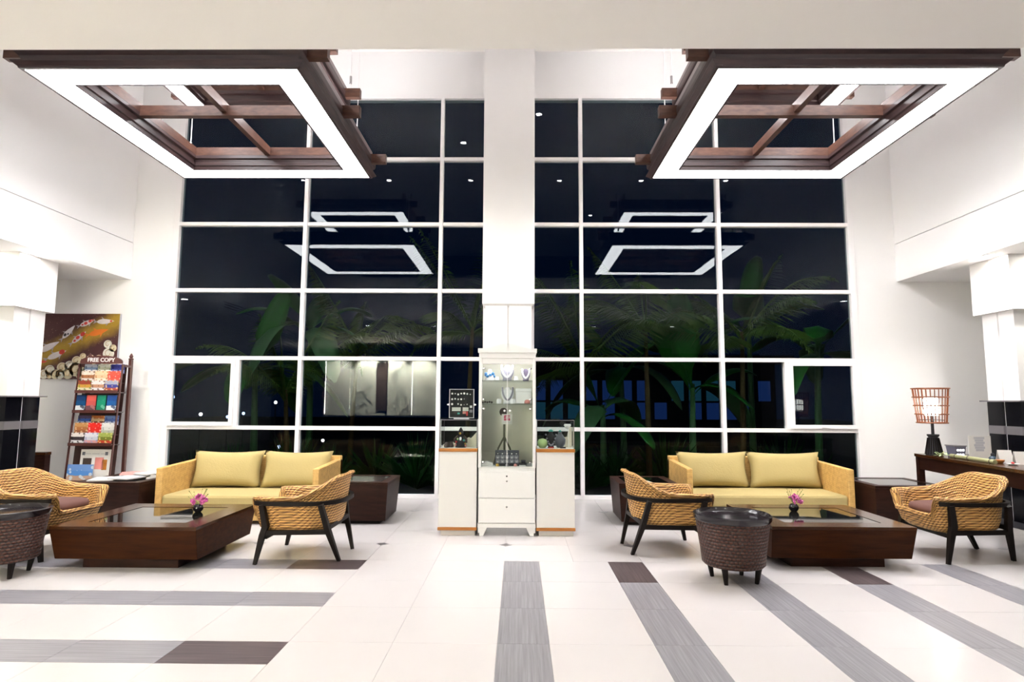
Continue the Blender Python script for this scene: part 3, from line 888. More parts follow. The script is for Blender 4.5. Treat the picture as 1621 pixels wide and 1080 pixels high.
def cabinet_goods():
    X, Y = CABX, CABY
    bust(X - .005, Y + .16, 1.6265, .17, .15, 'silver_bust', 'silver bust with a thick white necklace on the cabinet top shelf')
    bust(X + .20, Y + .15, 1.6265, .13, .10, 'purple_velvet', 'violet bust with a white necklace at the end of the cabinet top shelf', neck='white_soft')
    bust(X + .0, Y + .17, 1.3765, .18, .14, 'white_soft', 'white bust with a pale necklace on the cabinet second shelf', neck='silver_bust')
    c = thing('bracelet_stand', 'white jewellery cone hung with blue beads on the cabinet top shelf', 'jewellery stand', (X - .195, Y + .15, 1.6265))
    bm = bmesh.new(); lathe(bm, [(0, 0), (.055, 0), (.05, .02), (.022, .10), (.018, .12), (0, .122)], 16); part('cone', bm, 'white_soft', c, smooth=.7)
    for k in range(9):
        bm = bmesh.new(); a = k * 2 * PI / 9; ball(bm, (.046 * math.cos(a), .046 * math.sin(a), .045 + .014 * (k % 3)), .017, 8, 6); part('bead', bm, 'blue_bead', c, smooth=True)
    # small things on the shelves
    for i, (dx, w_, h_, m, l) in enumerate(((-.115, .05, .04, 'white_soft', 'small white ring cup left of the silver bust on the cabinet top shelf'), (.095, .05, .045, 'white_soft', 'small white ring cup between the two busts on the cabinet top shelf'))):
        bm = bmesh.new(); lathe(bm, [(0, 0), (w_ / 2, 0), (w_ / 2 * .9, h_ * .5), (w_ / 2 * .7, h_), (0, h_)], 14); o = part('ring_cup', bm, m, None, smooth=.6, loc=(X + dx, Y + .13, 1.6265)); tag(o, l, 'ring holder')
    for i, (dx, l) in enumerate(((-.09, 'small white ring cup beside the white bust on the cabinet second shelf'), (.062, 'small white ring cup under the necklace of the white bust on the cabinet second shelf'))):
        bm = bmesh.new(); lathe(bm, [(0, 0), (.024, 0), (.026, .03), (.02, .05), (0, .05)], 14); tag(part('ring_cup', bm, 'white_soft', None, smooth=.6, loc=(X + dx, Y + .10, 1.3765)), l, 'ring holder')
    c = thing('gift_box', 'large white gift box on the cabinet second shelf', 'box', (X + .175, Y + .22, 1.3765))
    bx('box_body', 'white_soft', c, -.085, .085, -.06, .06, 0, .13, bevel=.004); bx('lid', 'white_soft', c, -.089, .089, -.064, .064, .131, .165, bevel=.004)
    bm = bmesh.new(); lathe(bm, [(0, 0), (.03, 0), (.032, .018), (.024, .036), (0, .044)], 16); tag(part('pink_trinket', bm, 'pink_item', None, smooth=True, loc=(X + .215, Y + .08, 1.3765)), 'pink rounded trinket before the white gift box in the cabinet', 'trinket')
    bm = bmesh.new()
    for k in range(5): ball(bm, (-.05 + k * .024, 0, .012 + .004 * (k % 2)), .012, 8, 5)
    tag(part('bead_bracelet', bm, 'brown_dark', None, smooth=True, loc=(X - .215, Y + .09, 1.3765)), 'dark brown bead bracelet at the edge of the cabinet second shelf', 'bracelet')
    # tripod stand with a round mirror head and a card
    c = thing('tripod_stand', 'olive tripod stand with a dark round head inside the cabinet', 'tripod', (X - .035, Y + .24, .713))
    bm = bmesh.new(); tube(bm, [(0, 0, .27), (0, 0, .54)], .012, 8); part('pole', bm, 'tripod_olive', c)
    for a in (-150, -30, 90):
        bm = bmesh.new(); r = .13; tube(bm, [(0, 0, .30), (r * .55 * math.cos(math.radians(a)), r * .5 * math.sin(math.radians(a)), .18), (r * math.cos(math.radians(a)), r * math.sin(math.radians(a)), 0)], .010, 6); part('leg', bm, 'tripod_olive', c)
    bm = bmesh.new(); lathe(bm, [(0, -.02), (.04, -.02), (.046, 0), (.04, .02), (0, .02)], 20, sy=1.0); part('head', bm, 'brown_dark', c, smooth=.8, loc=(-.01, 0, .57), rot=(PI / 2, 0, 0))
    c = thing('card_sign', 'white card sign with a red square emblem on the cabinet tripod', 'sign', (X - .005, Y + .20, 1.15))
    bx('card', 'paper', c, -.058, .058, 0, .004, 0, .11)
    # emblem: rounded square of blocks
    for (a, b, p, q) in ((-.034, -.008, .040, .062), (-.034, -.012, .064, .090), (-.004, .010, .040, .070), (.014, .034, .040, .066), (-.008, .034, .076, .084), (-.030, .034, .090, .099)):
        bx('emblem', 'magenta', c, a, b, -.0015, 0, p, q)
    bx('caption', 'paper_grey', c, -.045, .045, -.0015, 0, .022, .026)
    # drawer organiser on black tray
    c = thing('black_tray', 'flat black tray under the small drawer organiser', 'tray', (X + .01, Y + .13, .7135))
    bx('tray', 'black_soft', c, -.135, .20, -.07, .09, 0, .022, bevel=.003)
    c = thing('drawer_organiser', 'grey plastic organiser with fifteen tiny clear drawers inside the cabinet', 'organiser', (X + .0, Y + .15, .7358))
    bm = bmesh.new()
    for k in range(4): box(bm, -.125, .125, -.04, .06, k * .043, k * .043 + .006)
    for k in range(6): box(bm, -.128 + k * .05, -.122 + k * .05, -.04, .06, 0, .135)
    box(bm, -.128, .128, .055, .062, 0, .135); part('case', bm, 'box_violet', c)
    for r in range(3):
        for k in range(5):
            d = bx('drawer', 'drawer_grey' if r < 2 else 'slate_item', c, -.120 + k * .05, -.080 + k * .05, -.045, .05, .008 + r * .043, .041 + r * .043)
            bx('pull', 'white_soft', d, -.106 + k * .05, -.094 + k * .05, -.053, -.045, .014 + r * .043, .022 + r * .043)
    for dx, m, l in ((-.10, 'gold_item', 'tiny gold trinket before the drawer organiser'), (-.0, 'silver_bust', 'small silver trinket in front of the middle of the drawer organiser'), (.09, 'pink_item', 'tiny pink trinket before the drawer organiser')):
        bm = bmesh.new(); lathe(bm, [(0, 0), (.016, 0), (.02, .012), (.012, .026), (0, .03)], 12); tag(part('trinket', bm, m, None, smooth=True, loc=(X + dx, Y + .04, .7135)), l, 'trinket')
    c = thing('small_box', 'small stacked black box on the tray end in the cabinet', 'box', (X + .175, Y + .13, .7358)); bx('box_body', 'black_soft', c, -.022, .022, -.02, .02, 0, .022); bx('lid', 'slate_item', c, -.024, .024, -.022, .022, .0225, .034)
    bm = bmesh.new(); prism(bm, [(-.13, 0), (.0, 0), (-.01, .03), (-.07, .05), (-.12, .04)], -.02, .05); tag(part('cloth', bm, 'white_soft', None, bevel=.008, loc=(X - .145, Y + .10, .7135)), 'folded white cloth beside the drawer organiser', 'cloth')
    c = thing('price_tag', 'small white price tag lying at the cabinet front', 'tag', (X + .165, Y + .035, .7135)); bx('card', 'paper', c, -.035, .035, -.012, .008, 0, .012); bx('print', 'paper_grey', c, -.025, .025, -.0128, -.012, .003, .008)
cabinet_goods()

def pedestal(x, y, wd, label):
    c = thing('pedestal_case', label, 'pedestal', (x, y, 0), 0, 'display pedestals')
    h = wd / 2; D = wd
    bx('plinth', 'pedestal_cream', c, -h + .03, h - .02, .03, D - .02, 0, .055)
    bx('base_band', 'amber_wood', c, -h, h, -.008, D, .056, .088, bevel=.003)
    bx('body', 'pedestal_cream', c, -h + .006, h - .006, 0, D - .006, .0885, .865)
    bx('top_band', 'amber_wood', c, -h, h, -.008, D, .866, .90, bevel=.003)
    e = .005; z0, z1 = .9005, 1.20
    for n, b in (('glass_front', (-h + .012, h - .012, .004, .004 + e)), ('glass_back', (-h + .012, h - .012, D - .015, D - .01)), ('glass_side', (-h + .006, -h + .011, .004, D - .01)), ('glass_side', (h - .011, h - .006, .004, D - .01))):
        bx(n, 'case_glass', c, *b, z0, z1)
    bx('glass_top', 'case_glass', c, -h + .006, h - .006, .004, D - .01, z1 + .0005, z1 + .006)
    bm = bmesh.new()
    frame_r = .003
    for sx in (-1, 1):
        for yy in (.004, D - .012): tube(bm, [(sx * (h - .008), yy, z0), (sx * (h - .008), yy, z1)], frame_r, 4)
        tube(bm, [(sx * (h - .008), .004, z1), (sx * (h - .008), D - .012, z1)], frame_r, 4)
    for yy in (.004, D - .012): tube(bm, [(-h + .008, yy, z1), (h - .008, yy, z1)], frame_r, 4)
    part('edge_seal', bm, 'metal_grey', c)
    bx('liner', 'white_soft', c, -h + .014, h - .014, .012, D - .018, .9005, .906)
    return c
PLX, PRX = -.636, .395
pedestal(PLX, 6.43, .41, 'white pedestal with glass case and amber wood bands, under the earring board')
pedestal(PRX, 6.43, .41, 'white pedestal with glass case and amber wood bands, beside the cabinet without the earring board')

def mound(x, y, z, pts, label):
    bm = bmesh.new(); prism(bm, pts, -.05, .06); o = part('white_sand', bm, 'sand', None, bevel=.006, loc=(x, y, z)); tag(o, label, 'sand')
def case_goods():
    z = .9065
    mound(PLX, 6.60, z, [(-.18, 0), (.185, 0), (.185, .16), (.15, .12), (.12, .09), (.09, .10), (.05, .06), (0, .045), (-.06, .05), (-.12, .03), (-.17, .03)], 'heap of pale sand in the glass case under the earring board')
    c = thing('figurine', 'black seated figurine with coloured beads in the glass case under the earring board', 'figurine', (PLX + .02, 6.505, z))
    bm = bmesh.new(); lathe(bm, [(0, 0), (.055, 0), (.06, .03), (.045, .08), (.028, .11), (.018, .125), (.026, .14), (.030, .16), (.018, .19), (.006, .21), (0, .212)], 16); part('body', bm, 'black_soft', c, smooth=True)
    for k, (dx, dz, m) in enumerate(((-.05, .03, 'pink_item'), (.05, .04, 'gold_item'), (-.045, .06, 'red_item'), (.055, .02, 'pink_item'), (.0, .10, 'white_soft'), (.035, .075, 'teal_item'), (-.005, .15, 'gold_item'), (-.03, .09, 'green_item'), (.0, .085, 'white_soft'))):
        bm = bmesh.new(); ball(bm, (dx, -.05 + abs(dx) * .3 + dz * .12, dz), .012, 8, 6); part('bead', bm, m, c, smooth=True)
    for s in (-1, 1):
        bm = bmesh.new(); tube(bm, [(s * .03, 0, .12), (s * .062, -.02, .09), (s * .064, -.03, .05)], [.012, .012, .010], 8); part('arm', bm, 'brown_dark', c, smooth=True)
    for dx, dy, l in ((-.13, 0, 'dark stone trinket near the corner of the case under the earring board'), (-.085, .02, 'dark round trinket beside the black figurine')):
        bm = bmesh.new(); lathe(bm, [(0, 0), (.025, 0), (.03, .015), (.02, .05), (0, .058)], 10); tag(part('dark_trinket', bm, 'brown_dark', None, smooth=True, loc=(PLX + dx, 6.50 + dy, z)), l, 'trinket')
    # right-hand case
    mound(PRX, 6.62, z, [(.02, 0), (.185, 0), (.185, .22), (.16, .20), (.14, .11), (.08, .10), (.05, .06)], 'heap of pale sand in the glass case without earring board')
    bm = bmesh.new(); lathe(bm, [(0, 0), (.03, 0), (.05, .025), (.055, .06), (.04, .09), (0, .1)], 18); tag(part('glass_bowl', bm, 'green_item', None, smooth=True, loc=(PRX - .135, 6.50, z)), 'round pale green bowl in the glass case without earring board', 'bowl')
    c = thing('figurine', 'black bust hung with a pearl necklace and green cap in the glass case', 'figurine', (PRX - .045, 6.51, z))
    bm = bmesh.new(); lathe(bm, [(0, 0), (.035, 0), (.03, .02), (.05, .09), (.045, .13), (.018, .15), (.02, .17), (0, .18)], 16); part('body', bm, 'black_soft', c, smooth=True)
    bm = bmesh.new(); lathe(bm, [(.0, .172), (.03, .172), (.02, .19), (0, .2)], 12); part('cap', bm, 'teal_item', c, smooth=True)
    for k in range(11):
        t = -1 + 2 * k / 10; bm = bmesh.new(); ball(bm, (.055 * t, -.045 + .02 * t * t, .03 + .11 * t * t), .010, 8, 6); part('pearl', bm, 'silver_bust', c, smooth=True)
    c = thing('figurine', 'slate grey vase-shaped figurine in the glass case without earring board', 'figurine', (PRX + .055, 6.54, z))
    bm = bmesh.new(); lathe(bm, [(0, 0), (.03, 0), (.055, .04), (.06, .09), (.035, .13), (.02, .15), (.024, .165), (0, .165)], 16); part('body', bm, 'slate_item', c, smooth=True)
    bm = bmesh.new(); lathe(bm, [(0, .166), (.012, .166), (.016, .18), (0, .19)], 10); part('stopper', bm, 'teal_item', c)
    bx('red_tag', 'red_item', None, PRX - .075, PRX - .02, 6.448, 6.472, z, z + .014); tag(bpy.data.objects['red_tag'], 'flat red tag at the foot of the black bust', 'tag')
    bx('dark_case', 'black_soft', None, PRX + .05, PRX + .11, 6.452, 6.475, z, z + .014); tag(bpy.data.objects['dark_case'], 'flat black slip case beside the sand heap', 'case')
    c = thing('shell_flower', 'white shell on a thin stem at the corner of the glass case', 'shell', (PRX + .13, 6.475, z))
    bm = bmesh.new(); tube(bm, [(.012, 0, 0), (.012, 0, .225)], .004, 6); part('stem', bm, 'white_soft', c)
    bm = bmesh.new(); lathe(bm, [(0, .20), (.022, .212), (.038, .24), (.034, .255), (.0, .235)], 10); part('shell', bm, 'white_soft', c, smooth=True)
    # earring board standing on the case
    c = thing('earring_board', 'clear acrylic board hung with rows of earrings on top of the glass case', 'display board', (PLX + .015, 6.60, 1.2065))
    h0 = .315
    bx('back_sheet', 'black_soft', c, -.125, .125, .004, .010, .02, h0)
    bx('acrylic_sheet', 'case_glass', c, -.133, .133, -.006, -.001, .012, h0 + .008)
    bm = bmesh.new()
    for b in ((-.136, -.130, -.008, .012, .01, h0 + .01), (.130, .136, -.008, .012, .01, h0 + .01), (-.130, .130, -.008, .012, h0 + .004, h0 + .01), (-.130, .130, -.008, .012, .01, .016)): box(bm, *b)
    part('frame', bm, 'paper_grey', c)
    bx('stand_foot', 'paper_grey', c, -.08, .08, -.05, .06, 0, .010)
    for s in (-1, 1):
        bm = bmesh.new(); lathe(bm, [(0, 0), (.012, 0), (.006, .02), (0, .022)], 8); part('side_clip', bm, 'white_soft', c, loc=(s * .138, 0, .155), rot=(0, s * PI / 2, 0))
    rnd = random.Random(11)
    for r, zz in enumerate((.27, .215, .155)):
        for k in range(7):
            if rnd.random() < .15: continue
            m = rnd.choice(('white_soft', 'white_soft', 'silver_bust', 'paper', 'gold_item' if r else 'white_soft'))
            bm = bmesh.new(); s = rnd.uniform(.006, .012); lathe(bm, [(0, -s), (s, -s * .3), (s * .7, s), (0, s)], 8)
            part('earring', bm, m, c, loc=(-.105 + k * .033, -.001 + .004, zz + rnd.uniform(-.006, .006)), smooth=False)
    for (a, b, p, q, m) in ((-.105, -.01, .085, .125, 'paper'), (.012, .075, .085, .125, 'paper'), (.012, .05, .055, .082, 'pink_item'), (.05, .07, .035, .082, 'red_item'), (-.09, -.05, .062, .072, 'brown_dark'), (-.045, -.02, .05, .068, 'teal_item'), (.085, .12, .07, .10, 'silver_bust'), (.09, .115, .12, .145, 'white_soft')):
        bx('card_piece', m, c, a, b, .000, .0038, p, q)
case_goods()

# ------------------------------------------------------------------ painting on the back wall
def painting():
    c = thing('koi_painting', 'unframed canvas of swimming koi over dark maroon water with cream scroll clouds', 'painting', (-6.52, WY - .041, 1.70))
    m, t, p = nt('canvas')
    tc = N(t, 'ShaderNodeTexCoord'); sp = N(t, 'ShaderNodeSeparateXYZ'); t.links.new(tc.outputs['Object'], sp.inputs[0])
    # golden diagonal current
    d = math_n(t, 'SUBTRACT', sp.outputs[2], math_n(t, 'ADD', math_n(t, 'MULTIPLY', sp.outputs[0], .52), .60))
    nz = N(t, 'ShaderNodeTexNoise', Scale=7.0, Detail=3.0); t.links.new(tc.outputs['Object'], nz.inputs['Vector'])
    d2 = math_n(t, 'ADD', math_n(t, 'ABSOLUTE', d), math_n(t, 'MULTIPLY', math_n(t, 'SUBTRACT', nz.outputs['Fac'], .5), .18))
    rp = N(t, 'ShaderNodeValToRGB'); rp.color_ramp.elements[0].color = (.33, .20, .012, 1); rp.color_ramp.elements[1].color = (.052, .010, .012, 1)
    rp.color_ramp.elements[0].position = .05; rp.color_ramp.elements[1].position = .22
    t.links.new(d2, rp.inputs[0])
    vo = N(t, 'ShaderNodeTexVoronoi', Scale=30.0); t.links.new(tc.outputs['Object'], vo.inputs['Vector'])
    dot = math_n(t, 'LESS_THAN', vo.outputs['Distance'], .16)
    mx = N(t, 'ShaderNodeMix', _data_type='RGBA'); t.links.new(math_n(t, 'MULTIPLY', dot, .35), mx.inputs[0]); t.links.new(rp.outputs[0], mx.inputs[6]); mx.inputs[7].default_value = (.42, .30, .22, 1)
    t.links.new(mx.outputs[2], p.inputs['Base Color']); p.inputs['Roughness'].default_value = .45
    M['canvas'] = m
    W, Hh = .57, .975
    bx('canvas', 'canvas', c, -W, W, 0, .038, 0, Hh)
    bx('edge', 'paper_grey', c, W, W + .003, 0, .038, 0, Hh)
    def fish(px, pz, L, ang, mats, key):
        def body(bm):
            pts = []
            for i in range(13):
                s = i / 12; pts.append((-.5 + s, .16 * math.sin(PI * s ** .8) ** .8 * (1 - .25 * s)))
            poly = pts + [(a, -b) for a, b in pts[::-1][1:-1]]
            prism(bm, [(a * L, b * L) for a, b in poly], -.004, .002)
        f = part('fish', shared('fish#%s%.2f' % (key, L), body, mats[0], bevel=0), None, c, loc=(px, 0, pz), rot=(0, -ang, 0))
        bm = bmesh.new(); prism(bm, [(-.45 * L, 0), (-.72 * L, .14 * L), (-.62 * L, 0), (-.72 * L, -.10 * L)], -.0035, .0015); part('tail', bm, mats[1], f)
        bm = bmesh.new(); prism(bm, [(-.05 * L, .12 * L), (-.22 * L, .28 * L), (-.18 * L, .12 * L)], -.0035, .0015); part('fin', bm, mats[1], f)
        bm = bmesh.new(); prism(bm, [(.18 * L, -.10 * L), (.02 * L, -.27 * L), (.05 * L, -.11 * L)], -.0035, .0015); part('fin', bm, mats[1], f)
        for (a, b, r) in mats[2]:
            bm = bmesh.new(); prism(bm, [(a * L + r * L * math.cos(k * PI / 5), b * L + r * .8 * L * math.sin(k * PI / 5)) for k in range(10)], -.0055, -.0039); part('patch', bm, mats[3], f)
    wt = 'koi_white'
    fish(.36, .86, .26, .05, (wt, 'koi_fin', [(.33, .0, .07)], 'koi_red'), 'a')
    fish(.09, .84, .24, .42, (wt, 'koi_fin', [(.2, .02, .11), (-.1, 0, .12), (.38, 0, .06), (-.32, 0, .07)], 'koi_red'), 'a')
    fish(.27, .70, .30, .28, ('koi_orange', 'koi_orange', [], wt), 'b')
    fish(-.18, .70, .26, .85, (wt, 'koi_fin', [(-.25, .03, .10), (-.1, -.06, .06)], 'ink'), 'a')
    fish(-.02, .62, .26, .72, (wt, 'koi_fin', [(.28, 0, .15), (-.05, .03, .12), (-.3, 0, .08)], 'koi_red'), 'a')
    fish(-.45, .48, .32, .48, (wt, 'koi_fin', [], wt), 'a')
    fish(-.33, .36, .30, .42, (wt, 'koi_fin', [(.28, .02, .15)], 'koi_red'), 'a')
    fish(-.515, .255, .10, .1, ('koi_red', 'koi_red', [], wt), 'c')
    rnd = random.Random(2)
    def cloud(px, pz, r):
        o = None
        bm = bmesh.new(); prism(bm, [(px + r * math.cos(k * PI / 10), pz + r * math.sin(k * PI / 10)) for k in range(20)], -.003, .001); o = part('cloud', bm, 'koi_cream' if rnd.random() < .7 else 'koi_cloud', c)
        bm = bmesh.new(); pts = [(px + r * (.8 - .06 * i) * math.cos(.55 * i + 1), -.004, pz + r * (.8 - .06 * i) * math.sin(.55 * i + 1)) for i in range(11)]
        tube(bm, pts, .0035, 4); part('scroll', bm, 'koi_line', o)
    for (a, b, r) in ((-.50, .07, .07), (-.42, .13, .075), (-.33, .07, .07), (-.24, .17, .075), (-.26, .07, .07), (-.13, .20, .07), (-.14, .08, .08), (-.03, .27, .07), (-.03, .14, .10), (.08, .12, .09), (.06, .34, .045), (.18, .30, .06), (.30, .30, .06), (.20, .12, .12), (.40, .25, .07), (.44, .38, .085), (.42, .52, .06), (.50, .46, .055), (.38, .10, .12), (.50, .22, .06), (.03, .05, .05), (-.42, .05, .045)):
        cloud(a, b, r)
plain('koi_white', (.55, .50, .52, 1), .5, noise=.2, nscale=20)
plain('koi_fin', (.30, .27, .30, 1), .5, noise=.2)
plain('koi_red', (.50, .035, .025, 1), .5, noise=.3, nscale=25)
plain('koi_orange', (.62, .15, .008, 1), .5, noise=.2)
plain('koi_cream', (.60, .52, .35, 1), .5, noise=.12, nscale=12)
plain('koi_cloud', (.58, .56, .48, 1), .5, noise=.12, nscale=12)
plain('koi_line', (.34, .20, .06, 1), .5)
painting()

# ------------------------------------------------------------------ magazine rack
def cover(key, sky, mid, low, blot, sc=14):
    """printed cover: bands of colour with blotches like a photograph"""
    m, t, p = nt(key)
    tc = N(t, 'ShaderNodeTexCoord'); sp = N(t, 'ShaderNodeSeparateXYZ'); t.links.new(tc.outputs['Generated'], sp.inputs[0])
    nz = N(t, 'ShaderNodeTexNoise', Scale=4.0, Detail=3.0); t.links.new(tc.outputs['Object'], nz.inputs['Vector'])
    h = math_n(t, 'ADD', sp.outputs[2], math_n(t, 'MULTIPLY', math_n(t, 'SUBTRACT', nz.outputs['Fac'], .5), .35))
    rp = N(t, 'ShaderNodeValToRGB'); cr = rp.color_ramp; cr.interpolation = 'CONSTANT'
    cr.elements[0].color = low; cr.elements[0].position = 0; cr.elements[1].color = mid; cr.elements[1].position = .36
    e = cr.elements.new(.66); e.color = sky
    t.links.new(h, rp.inputs[0])
    vo = N(t, 'ShaderNodeTexVoronoi', Scale=float(sc)); t.links.new(tc.outputs['Object'], vo.inputs['Vector'])
    mx = N(t, 'ShaderNodeMix', _data_type='RGBA'); t.links.new(math_n(t, 'MULTIPLY', math_n(t, 'LESS_THAN', vo.outputs['Distance'], .33), .85), mx.inputs[0])
    t.links.new(rp.outputs[0], mx.inputs[6]); mx.inputs[7].default_value = blot
    t.links.new(mx.outputs[2], p.inputs['Base Color']); p.inputs['Roughness'].default_value = .3
    M[key] = m
K = .72
def c8(r, g, b): return srgb(r, g, b, K)

def rack():
    RX, RY = -5.90, 8.60
    c = thing('magazine_rack', 'tall mahogany magazine rack with an arched FREE COPY header beside the painting', 'rack', (RX, RY, 0))
    w = .30
    for s in (-1, 1):
        bx('post', 'mahogany', c, s * w * 1.0 - .022 + s * .0, s * w + .022, -.022, .022, 0, 1.97, bevel=.004)
        bm = bmesh.new(); lathe(bm, [(.024, 0), (.034, .008), (.034, .02), (.018, .03), (.028, .05), (.012, .085), (0, .10)], 14); part('finial', bm, 'mahogany', c, smooth=.8, loc=(s * w, 0, 1.97))
        bm = bmesh.new(); prism(bm, [(-.335, 0), (-.305, 0), (-.165, 1.90), (-.195, 1.90)], *sorted((s * (w - .0), s * (w + .012))), 'x'); part('side_rail', bm, 'mahogany', c)
        bx('side_brace', 'mahogany', c, *sorted((s * (w - .0), s * (w + .018))), -.20, -.022, 1.86, 1.89)
        bx('side_brace', 'mahogany', c, *sorted((s * (w - .0), s * (w + .018))), -.29, -.022, .28, .31)
    def fy(z): return -.32 + .14 * z / 1.9
    hd = bmesh.new()
    poly = [(-w, 1.905), (w, 1.905), (w, 1.935)] + [(w * math.cos(a), 1.935 + .085 * math.sin(a)) for a in [PI * i / 14 for i in range(1, 14)]] + [(-w, 1.935)]
    prism(hd, poly, fy(1.9) - .012, fy(1.9) + .008); part('header', hd, 'mahogany', c)
    me = text_mesh('FREE COPY', .078); me.materials.append(M['paper'])
    part('lettering', me, None, c, loc=(0, fy(1.9) - .014, 1.955), rot=(PI / 2, 0, 0))
    shelves = [1.50, 1.225, .775, .27]
    for z in shelves:
        bx('shelf', 'shelf_brown', c, -w, w, fy(z) - .03, fy(z) + .14, z - .010, z)
        bx('shelf_lip', 'mahogany', c, -w, w, fy(z) - .045, fy(z) - .031, z - .012, z + .03)
    for z0, z1 in ((1.50, 1.90), (1.225, 1.49), (.775, 1.215), (.27, .765)):
        bm = bmesh.new(); prism(bm, [(fy(z0) + .10, z0 + .005), (fy(z0) + .11, z0 + .005), (fy(z1) + .11, z1 - .002), (fy(z1) + .10, z1 - .002)], -w + .001, w - .001, 'x'); part('back_board', bm, 'shelf_brown', c)
    def mag(i, x0, x1, z0, z1, yo, key, label, thick=.012):
        def b(bm, ): box(bm, -(x1 - x0) / 2, (x1 - x0) / 2, -thick / 2, thick / 2, 0, z1 - z0)
        bm = bmesh.new(); b(bm)
        o = part('magazine', bm, key, None, loc=(RX + (x0 + x1) / 2, RY + fy(z0) + yo, z0), rot=(math.radians(-4.5), 0, 0))
        tag(o, label, 'magazine', 'magazines in the rack')
    cols = [(-.285, -.10), (-.095, .09), (.095, .285)]
    pal = {
     'm0': (c8(205, 215, 235), c8(150, 175, 215), c8(235, 230, 225), c8(90, 110, 140)), 'm1': (c8(225, 228, 215), c8(200, 205, 180), c8(240, 235, 225), c8(130, 150, 110)), 'm2': (c8(45, 50, 150), c8(70, 75, 175), c8(150, 160, 220), c8(30, 30, 110)),
     'm3': (c8(230, 215, 200), c8(170, 110, 70), c8(225, 215, 205), c8(120, 70, 40)), 'm4': (c8(240, 205, 165), c8(225, 190, 150), c8(240, 225, 205), c8(190, 120, 70)), 'm5': (c8(235, 85, 65), c8(230, 75, 60), c8(225, 90, 70), c8(245, 190, 175)),
     'm6': (c8(150, 60, 45), c8(200, 150, 60), c8(225, 215, 190), c8(100, 140, 60)), 'm7': (c8(235, 225, 225), c8(190, 140, 110), c8(225, 225, 230), c8(110, 70, 50)), 'm8': (c8(160, 165, 185), c8(60, 65, 150), c8(170, 70, 60), c8(225, 190, 130)),
     'b0': (c8(20, 60, 110), c8(15, 80, 130), c8(220, 225, 230), c8(10, 35, 70)), 'b1': (c8(225, 95, 85), c8(205, 90, 85), c8(110, 75, 85), c8(180, 120, 120)), 'b2': (c8(25, 140, 110), c8(20, 150, 115), c8(30, 130, 100), c8(120, 190, 160)), 'b3': (c8(25, 75, 150), c8(20, 95, 165), c8(225, 228, 232), c8(15, 50, 105)),
     'n0': (c8(95, 80, 120), c8(60, 100, 190), c8(200, 215, 240), c8(50, 50, 80)), 'n1': (c8(190, 110, 50), c8(225, 190, 140), c8(120, 60, 35), c8(235, 215, 190)), 'n2': (c8(110, 140, 200), c8(80, 110, 185), c8(190, 200, 230), c8(60, 80, 140)),
     'n3': (c8(195, 145, 90), c8(175, 110, 60), c8(150, 90, 60), c8(225, 190, 150)), 'n4': (c8(230, 40, 30), c8(225, 35, 30), c8(215, 50, 40), c8(250, 190, 180)), 'n5': (c8(235, 232, 230), c8(225, 225, 220), c8(195, 200, 180), c8(170, 170, 170)),
     'n6': (c8(235, 228, 225), c8(60, 50, 55), c8(225, 225, 228), c8(30, 28, 35)), 'n7': (c8(225, 225, 235), c8(200, 205, 220), c8(210, 150, 150), c8(150, 150, 190)), 'n8': (c8(165, 180, 90), c8(120, 130, 50), c8(190, 60, 40), c8(230, 215, 140)),
     'p0': (c8(120, 160, 225), c8(90, 150, 225), c8(205, 170, 150), c8(225, 235, 245)),
    }
    for k, v in pal.items(): cover(k, *v, sc=(26 if k[0] in 'mn' else 14))
    nm = {'m': ('top', 'first', 1.50), 'n': ('third', 'third', .775)}
    colw = ('by the painting side', 'in the middle', 'by the outer post')
    desc_m = ('pale blue', 'cream green', 'deep blue', 'white and brown', 'peach', 'orange red', 'brown and yellow', 'white food', 'grey and violet')
    desc_n = ('violet and blue', 'brown and gold', 'soft blue', 'tan', 'bright red', 'plain white', 'white and black', 'pale lilac', 'olive and red')
    for pre, desc, z0, where in (('m', desc_m, 1.502, 'top shelf'), ('n', desc_n, .777, 'third shelf')):
        for r in range(3):
            for k in range(3):
                i = r * 3 + k
                zt = z0 + (2 - r) * .135
                mag(i, cols[k][0], cols[k][1], zt, zt + (.165 if r else .128), .075 - r * .045 - (zt - z0) * .0, pre + str(i), '%s magazine cover on the rack %s, %s, %s row' % (desc[i], where, colw[k], ('back', 'middle', 'front')[r]))
    # a low holder behind each front row keeps the rows up
    for z0 in (1.502, .777):
        for r in (0, 1):
            zt = z0 + (2 - r) * .135
            bx('holder', 'shelf_brown', c, -w, w, fy(zt) + .065 - r * .045, fy(zt) + .105 - r * .02, zt - .006, zt - .001)
    for k, (a, b) in enumerate(((-.285, -.155), (-.14, -.01), (.01, .13), (.15, .28))):
        mag(k, a, b, 1.227, 1.227 + .235, -.005, 'b%d' % k, ('dark blue', 'coral red', 'emerald green', 'bright blue')[k] + ' brochure on the second shelf of the rack')
    # newspaper with print, and a beach magazine before it
    n = thing('newspaper', 'white newspaper with a photograph standing on the lowest rack shelf', 'newspaper', (RX + .04, RY + fy(.27) + .055, .272)); n.rotation_euler = (math.radians(-4.5), 0, 0)
    bx('sheet', 'paper', n, -.21, .21, 0, .014, 0, .44)
    bx('photo', 'brown_dark', n, -.17, -.05, -.002, 0, .21, .32); bx('photo', 'pink_item', n, .0, .12, -.002, 0, .17, .33); bx('photo', 'amber_wood', n, .10, .17, -.002, 0, .16, .30)
    for k in range(3): bx('headline', 'paper_grey', n, -.17 + k * .12, -.07 + k * .12, -.002, 0, .375, .382)
    for a, b in ((-.19, -.15), (.13, .17)): bx('logo', 'slate_item', n, a, b, -.002, 0, .36, .405)
    mag(0, -.28, .07, .272, .272 + .24, -.012, 'p0', 'large blue beach magazine on the lowest rack shelf')
rack()

